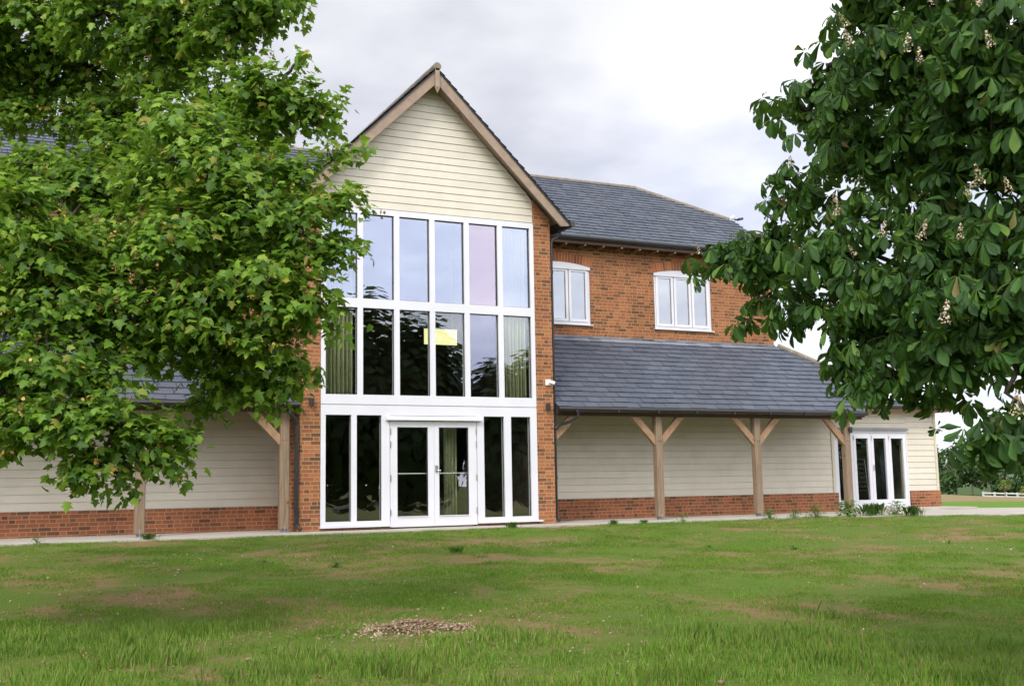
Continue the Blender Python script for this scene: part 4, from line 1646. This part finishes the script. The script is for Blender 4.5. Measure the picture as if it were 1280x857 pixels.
rg2 = np.random.default_rng(8)
x = rg2.uniform(-8, 15, 20000); y = rg2.uniform(-15, -1.1, 20000)
keep = rg2.random(20000) < np.clip((fbm(x * 0.6, y * 0.9, 91, 3) - 0.45) / 0.2, 0.03, 1) * 0.45
x, y = x[keep], y[keep]
o = stones('scattered_stones', x, y, ground_z(x, y) + 0.008, rg2.uniform(0.006, 0.018, len(x)) * np.where(rg2.random(len(x)) < 0.06, 1.7, 1), rg2)
tag(o, 'small pale stones scattered over the lawn', 'stones', kind='stuff')
# gravel heap
hx, hy = -2.45, -11.55
k = 1500
a = rg2.normal(size=(k, 2)) * np.array([0.24, 0.17])
a[: k // 5] *= 1.7
hh = 0.085 * np.exp(-(a[:, 0] / 0.30) ** 2 - (a[:, 1] / 0.2) ** 2)
ax, ay = CAM_R[:2] / np.linalg.norm(CAM_R[:2]), np.array([CAM_R[1], -CAM_R[0]]) * -1
gx = hx + a[:, 0] * ax[0] - a[:, 1] * ax[1]; gy = hy + a[:, 0] * ax[1] + a[:, 1] * ax[0]
o = stones('gravel_heap', gx, gy, ground_z(gx, gy) + hh * rg2.uniform(0.3, 1.05, k), rg2.uniform(0.007, 0.02, k), rg2)
tag(o, 'low heap of buff gravel where lawn meets the longer grass', 'gravel heap')


# ------------------------------------------------------------------ weeds
def weed(px_xy, size, n, label, group, kind='leafy', tall=1.0):
    x, y = px_xy
    size *= 0.62 if kind == 'grass' else 0.8
    n = int(n * 1.6)
    z = float(ground_z(x, y))
    if y > float(edge_y(x)):
        z = -0.03
    rng = np.random.default_rng(int(abs(x * 1000 + y * 77)))
    root = empty('weed_plant', (x, y, z))
    tag(root, label, 'plant', group)
    if kind == 'leafy':
        hgt = rng.random(n) ** 0.8
        a = rng.uniform(0, 6.283, n)
        r = size * rng.uniform(0.15, 1, n) * (1 - 0.5 * hgt)
        P = np.stack([np.cos(a) * r, np.sin(a) * r, hgt * size * tall], -1)
        O = norm(P + 1e-3)
        fr = frames(norm(UP + 0.6 * O + rng.normal(size=(n, 3)) * 0.3), O + rng.normal(size=(n, 3)) * 0.3 - 0.2 * UP)
        leaves_obj('foliage', leaf_tpl_sycamore() if rng.random() < 0.4 else quad_tpl(), P, fr, rng.uniform(0.3, 0.5, n) * size * 0.5, 'weed_leaf', root)
        mb = MB()
        for i in range(0, n, 5):
            mb.tube([(0, 0, -0.02), tuple(P[i] * 0.5 + np.array([0, 0, 0.02])), tuple(P[i])], 0.003, 4)
        mb.build('stem', 'weed_leaf', root)
    else:
        V = np.zeros((n, 5, 3))
        a = rng.uniform(0, 6.283, n); L = size * rng.uniform(0.6, 1.2, n); ln = rng.uniform(0.05, 0.55, n) * L
        S = np.stack([-np.sin(a), np.cos(a), 0 * a], -1) * 0.0035
        B = rng.normal(size=(n, 3)) * np.array([size * .4, size * .3, 0])
        M = B + np.stack([np.cos(a) * ln * 0.4, np.sin(a) * ln * 0.4, L * 0.6], -1)
        T_ = B + np.stack([np.cos(a) * ln, np.sin(a) * ln, L * 0.8 * tall], -1)
        V[:, 0] = B - S; V[:, 1] = B + S; V[:, 2] = M + S; V[:, 3] = T_; V[:, 4] = M - S
        np_mesh('foliage', V.reshape(-1, 3), None, 'weed_leaf', root, tpl_faces=[[0, 1, 2, 3, 4]], n_inst=n, tpl_n=5)
    return root


G1 = 'weeds growing through the lawn and path edge'
weed((3.45, -1.05), 0.22, 70, 'grassy tuft at the path edge under the right glazed panes', G1, 'grass')
weed((4.55, -1.0), 0.18, 60, 'grassy tuft at the path edge before the right brick pier', G1, 'grass')
weed((7.35, -1.0), 0.28, 40, 'upright leafy weed beside the foot of the nearest right porch post', G1, 'leafy', 1.3)
weed((5.7, -1.05), 0.18, 50, 'low grassy tuft between the right pier and the first right post', G1, 'grass')
weed((6.4, -1.05), 0.14, 50, 'smaller grassy tuft a little nearer the first right post', G1, 'grass')
weed((9.55, -1.05), 0.26, 60, 'leafy clump at the path edge before the middle right post', G1, 'leafy')
weed((-3.2, -0.95), 0.20, 60, 'grass tuft at the foot of the left porch post', G1, 'grass')
weed((-3.75, -1.0), 0.14, 30, 'small leafy weed just left of the left porch post', G1)
weed((-4.9, -1.05), 0.20, 40, 'leafy weed at the path edge in the left corner', G1)
weed((-1.58, -6.3), 0.16, 60, 'dark grassy weed out on the lawn before the left glazed panes', G1, 'leafy', 0.6)
weed((0.5, -5.36), 0.18, 50, 'spiky grass tuft on the lawn before the double door', G1, 'grass')
weed((4.46, -6.0), 0.12, 40, 'small round weed on the lawn before the first right post', G1, 'leafy', 0.5)
weed((5.3, -7.0), 0.16, 45, 'flat spreading weed on the right of the lawn', G1, 'leafy', 0.4)
weed((8.36, -7.1), 0.16, 16, 'pale leafy seedling near the right edge of the lawn', G1, 'leafy', 1.0)
weed((-2.32, -5.5), 0.13, 26, 'pale low weed on the lawn left of the glazed gable', G1, 'leafy', 0.4)
G2 = 'weeds massed before the folding doors'
labs = ['bushy green weed left of the last porch post', 'broad leafy weed at the foot of the last porch post', 'tall grassy weed in front of the folding doors', 'leafy weed before the right leaf of the folding doors', 'low leafy weed at the left end of the clump by the folding doors', 'arching grass at the right end of the clump by the folding doors']
for (wx, wy, s, n, k), lb in zip(((10.75, -1.15, .34, 90, 'leafy'), (11.5, -1.3, .42, 120, 'leafy'), (11.9, -1.6, .5, 90, 'grass'), (12.4, -1.8, .38, 90, 'leafy'), (10.2, -1.1, .24, 50, 'leafy'), (12.55, -2.15, .42, 70, 'grass')), labs):
    weed((wx, wy), s, n, lb, G2, k)


# ------------------------------------------------------------------ beyond the right end
def ground_at(px, tdist):
    """point on the ground at a distance along the field direction"""
    d = CAM_F + CAM_R * (px - 640) / FPX
    d2 = np.array([d[0], d[1]])
    k = tdist / (d2 @ FD)
    x, y = CAM_P[0] + d2[0] * k, CAM_P[1] + d2[1] * k
    return x, y, float(ground_z(x, y))


def small_tree(name, px, tdist, h, w, mat, label, group, n=900, leaf=0.22, bark='pale_bark', z0=None, crown_lo=0.25):
    x, y, z = ground_at(px, tdist)
    if name == 'broadleaf_tree':
        h *= 1.3
    rng = np.random.default_rng(int(px * 7 + tdist))
    root = empty(name, (x, y, z))
    tag(root, label, 'tree', group)
    mb = MB()
    mb.tube([(0, 0, -0.3), (0.05, 0, h * 0.4), (0, 0.05, h * 0.75)], [0.02 * h, 0.014 * h, 0.006 * h], 7)
    for i in range(5):
        a = rng.uniform(0, 6.28)
        mb.tube([(0.03, 0, h * 0.35), (math.cos(a) * w * 0.3, math.sin(a) * w * 0.3, h * rng.uniform(0.5, 0.8))], [0.009 * h, 0.003 * h], 5)
    mb.build('trunk', bark, root)
    k = 9
    cs = np.stack([rng.uniform(-1, 1, k) * w * 0.32, rng.uniform(-1, 1, k) * w * 0.32, h * rng.uniform(crown_lo + 0.15, 0.85, k)], -1)
    rs = rng.uniform(0.2, 0.34, k) * w
    ci = rng.integers(0, k, n)
    d = norm(rng.normal(size=(n, 3)))
    P = cs[ci] + d * (rs[ci] * rng.random(n) ** 0.4)[:, None] * np.array([1, 1, 0.85])
    P[:, 2] = np.maximum(P[:, 2], 0.05)
    fr = frames(norm(UP * 0.7 + d + rng.normal(size=(n, 3)) * 0.4), d + rng.normal(size=(n, 3)))
    leaves_obj('crown', quad_tpl(), P, fr, rng.uniform(0.6, 1.3, n) * leaf, mat, root)


GT = 'trees beyond the far white fence'
small_tree('broadleaf_tree', 1183, 120, 4.6, 3.6, 'bank_leaf', 'dark bushy tree just right of the hall corner', GT, 1500, 0.3, crown_lo=0.0)
small_tree('broadleaf_tree', 1203, 128, 3.9, 3.4, 'bank_leaf', 'rounded dark tree next to the bushy one by the hall corner', GT, 1500, 0.3, crown_lo=0.0)
small_tree('broadleaf_tree', 1160, 124, 4.4, 3.6, 'bank_leaf', 'dark tree mostly hidden by the hall corner', GT, 1400, 0.3, crown_lo=0.0)
small_tree('broadleaf_tree', 1222, 118, 3.0, 3.4, 'bank_leaf', 'low spreading tree left of the young pale trees', GT, 1400, 0.28, crown_lo=0.0)
small_tree('broadleaf_tree', 1243, 126, 3.6, 3.6, 'bank_leaf', 'mid green tree behind the pair of pale young trees', GT, 1500, 0.3, crown_lo=0.0)
small_tree('broadleaf_tree', 1264, 120, 4.2, 3.8, 'bank_leaf', 'fuller green tree behind the right end of the white fence', GT, 1600, 0.3, crown_lo=0.0)
small_tree('broadleaf_tree', 1290, 124, 4.8, 4.2, 'bank_leaf', 'tall green tree at the right edge of the field', GT, 1600, 0.3, crown_lo=0.0)
small_tree('young_tree', 1243, 97, 1.9, 0.9, 'pale_leaf', 'spindly yellow leaved young tree left in front of the far fence', 'young trees by the far fence', 150, 0.16, crown_lo=0.4)
small_tree('young_tree', 1269, 96, 1.3, 0.8, 'pale_leaf', 'shorter yellow leaved young tree right in front of the far fence', 'young trees by the far fence', 150, 0.15, crown_lo=0.4)
# white post and rail fence
fx = [ground_at(p, 100) for p in range(1216, 1330, 14)]
f0 = fx[0]
fence = empty('rail_fence', f0)
tag(fence, 'white post and rail fence across the far side of the field', 'fence')
for q in fx:
    mb = MB()
    dx, dy, dz = (q[i] - f0[i] for i in range(3))
    mb.box(dx - 0.06, dx + 0.06, dy - 0.06, dy + 0.06, dz - 0.2, dz + 0.72)
    mb.build('post', 'white_rail', fence)
for hh_ in (0.36, 0.62):
    mb = MB()
    for q, r_ in zip(fx[:-1], fx[1:]):
        mb.bar((q[0] - f0[0], q[1] - f0[1] - 0.08, q[2] - f0[2] + hh_), (r_[0] - f0[0], r_[1] - f0[1] - 0.08, r_[2] - f0[2] + hh_), 0.03, 0.10)
    mb.build('rail', 'white_rail', fence)
# hill
mb = MB()
ridge_px = [(1020, 640), (1100, 598), (1160, 588), (1195, 578), (1215, 562), (1240, 545), (1280, 530), (1340, 520), (1420, 540)]
D = 420
top = [at(a, b_, D) for a, b_ in ridge_px]
nrow = 10
grid = []
for i, p in enumerate(top):
    base_ = at(ridge_px[i][0], 606, 190)
    colv = []
    for r_ in range(nrow + 1):
        u = r_ / nrow
        q = base_ + (p - base_) * u
        z = -3 + (max(p[2], -2.9) + 3) * (u ** 1.3)
        colv.append((q[0], q[1], z + 0.5 * math.sin(i * 2.1 + r_)))
    back = p + (p - CAM_P) * 0.8
    colv.append((back[0], back[1], -8))
    grid.append(colv)
for i in range(len(grid) - 1):
    for r_ in range(nrow + 1):
        mb.quad(grid[i][r_], grid[i + 1][r_], grid[i + 1][r_ + 1], grid[i][r_ + 1])
tag(mb.build('hill', 'hill_green', None, True), kind='structure')
# distant lattice mast
mx_, my_, mz_ = ground_at(1178, 260)
mast = empty('lattice_mast', (mx_, my_, mz_))
tag(mast, 'faint pale lattice mast rising beyond the right corner of the hall', 'mast')
mb = MB()
for s in ((-1, -1), (1, -1), (1, 1), (-1, 1)):
    mb.tube([(s[0] * 0.8, s[1] * 0.8, -1), (s[0] * 0.3, s[1] * 0.3, 14)], 0.07, 5)
for i in range(7):
    z = i * 2.0; w0 = 0.8 - 0.5 * z / 14; w1 = 0.8 - 0.5 * (z + 2) / 14
    mb.tube([(-w0, -w0, z), (w1, -w1, z + 2)], 0.04, 4)
    mb.tube([(w0, -w0, z), (-w1, -w1, z + 2)], 0.04, 4)
mb.build('lattice', 'washed_out_mast', mast)

# woodland behind the photographer, seen only as a reflection in the glass
rngw = np.random.default_rng(17)
PW, OW = [], []
for i in range(62):
    x = -34 + i * 1.8 + rngw.uniform(-0.6, 0.6)
    hgt = 1.0 + float(np.interp(x, [-34, 0, 10, 14, 18, 20.5, 22.6, 24.4, 27, 30, 34, 45, 78], [7, 9, 13, 13.4, 13, 12.2, 11.2, 8.8, 10.2, 9, 5, 4.5, 4.5])) + rngw.uniform(-0.8, 0.8)
    y = -46 + rngw.uniform(-2, 2)
    n = 1700
    d = norm(rngw.normal(size=(n, 3)))
    r_ = rngw.random((n, 1)) ** 0.35
    PW.append(np.array([x, y, hgt * 0.5 - 1]) + d * r_ * np.array([2.4, 2.2, hgt * 0.5]))
    OW.append(d)
PW = np.concatenate(PW); OW = np.concatenate(OW)
o = leaves_obj('woodland', quad_tpl(), PW, frames(OW + UP * 0.5, OW + rngw.normal(size=OW.shape)), rngw.uniform(0.35, 0.8, len(PW)), 'bank_leaf', None)
tag(o, 'dark line of trees behind the viewer, mirrored in the tall glazing', 'woodland', kind='stuff')
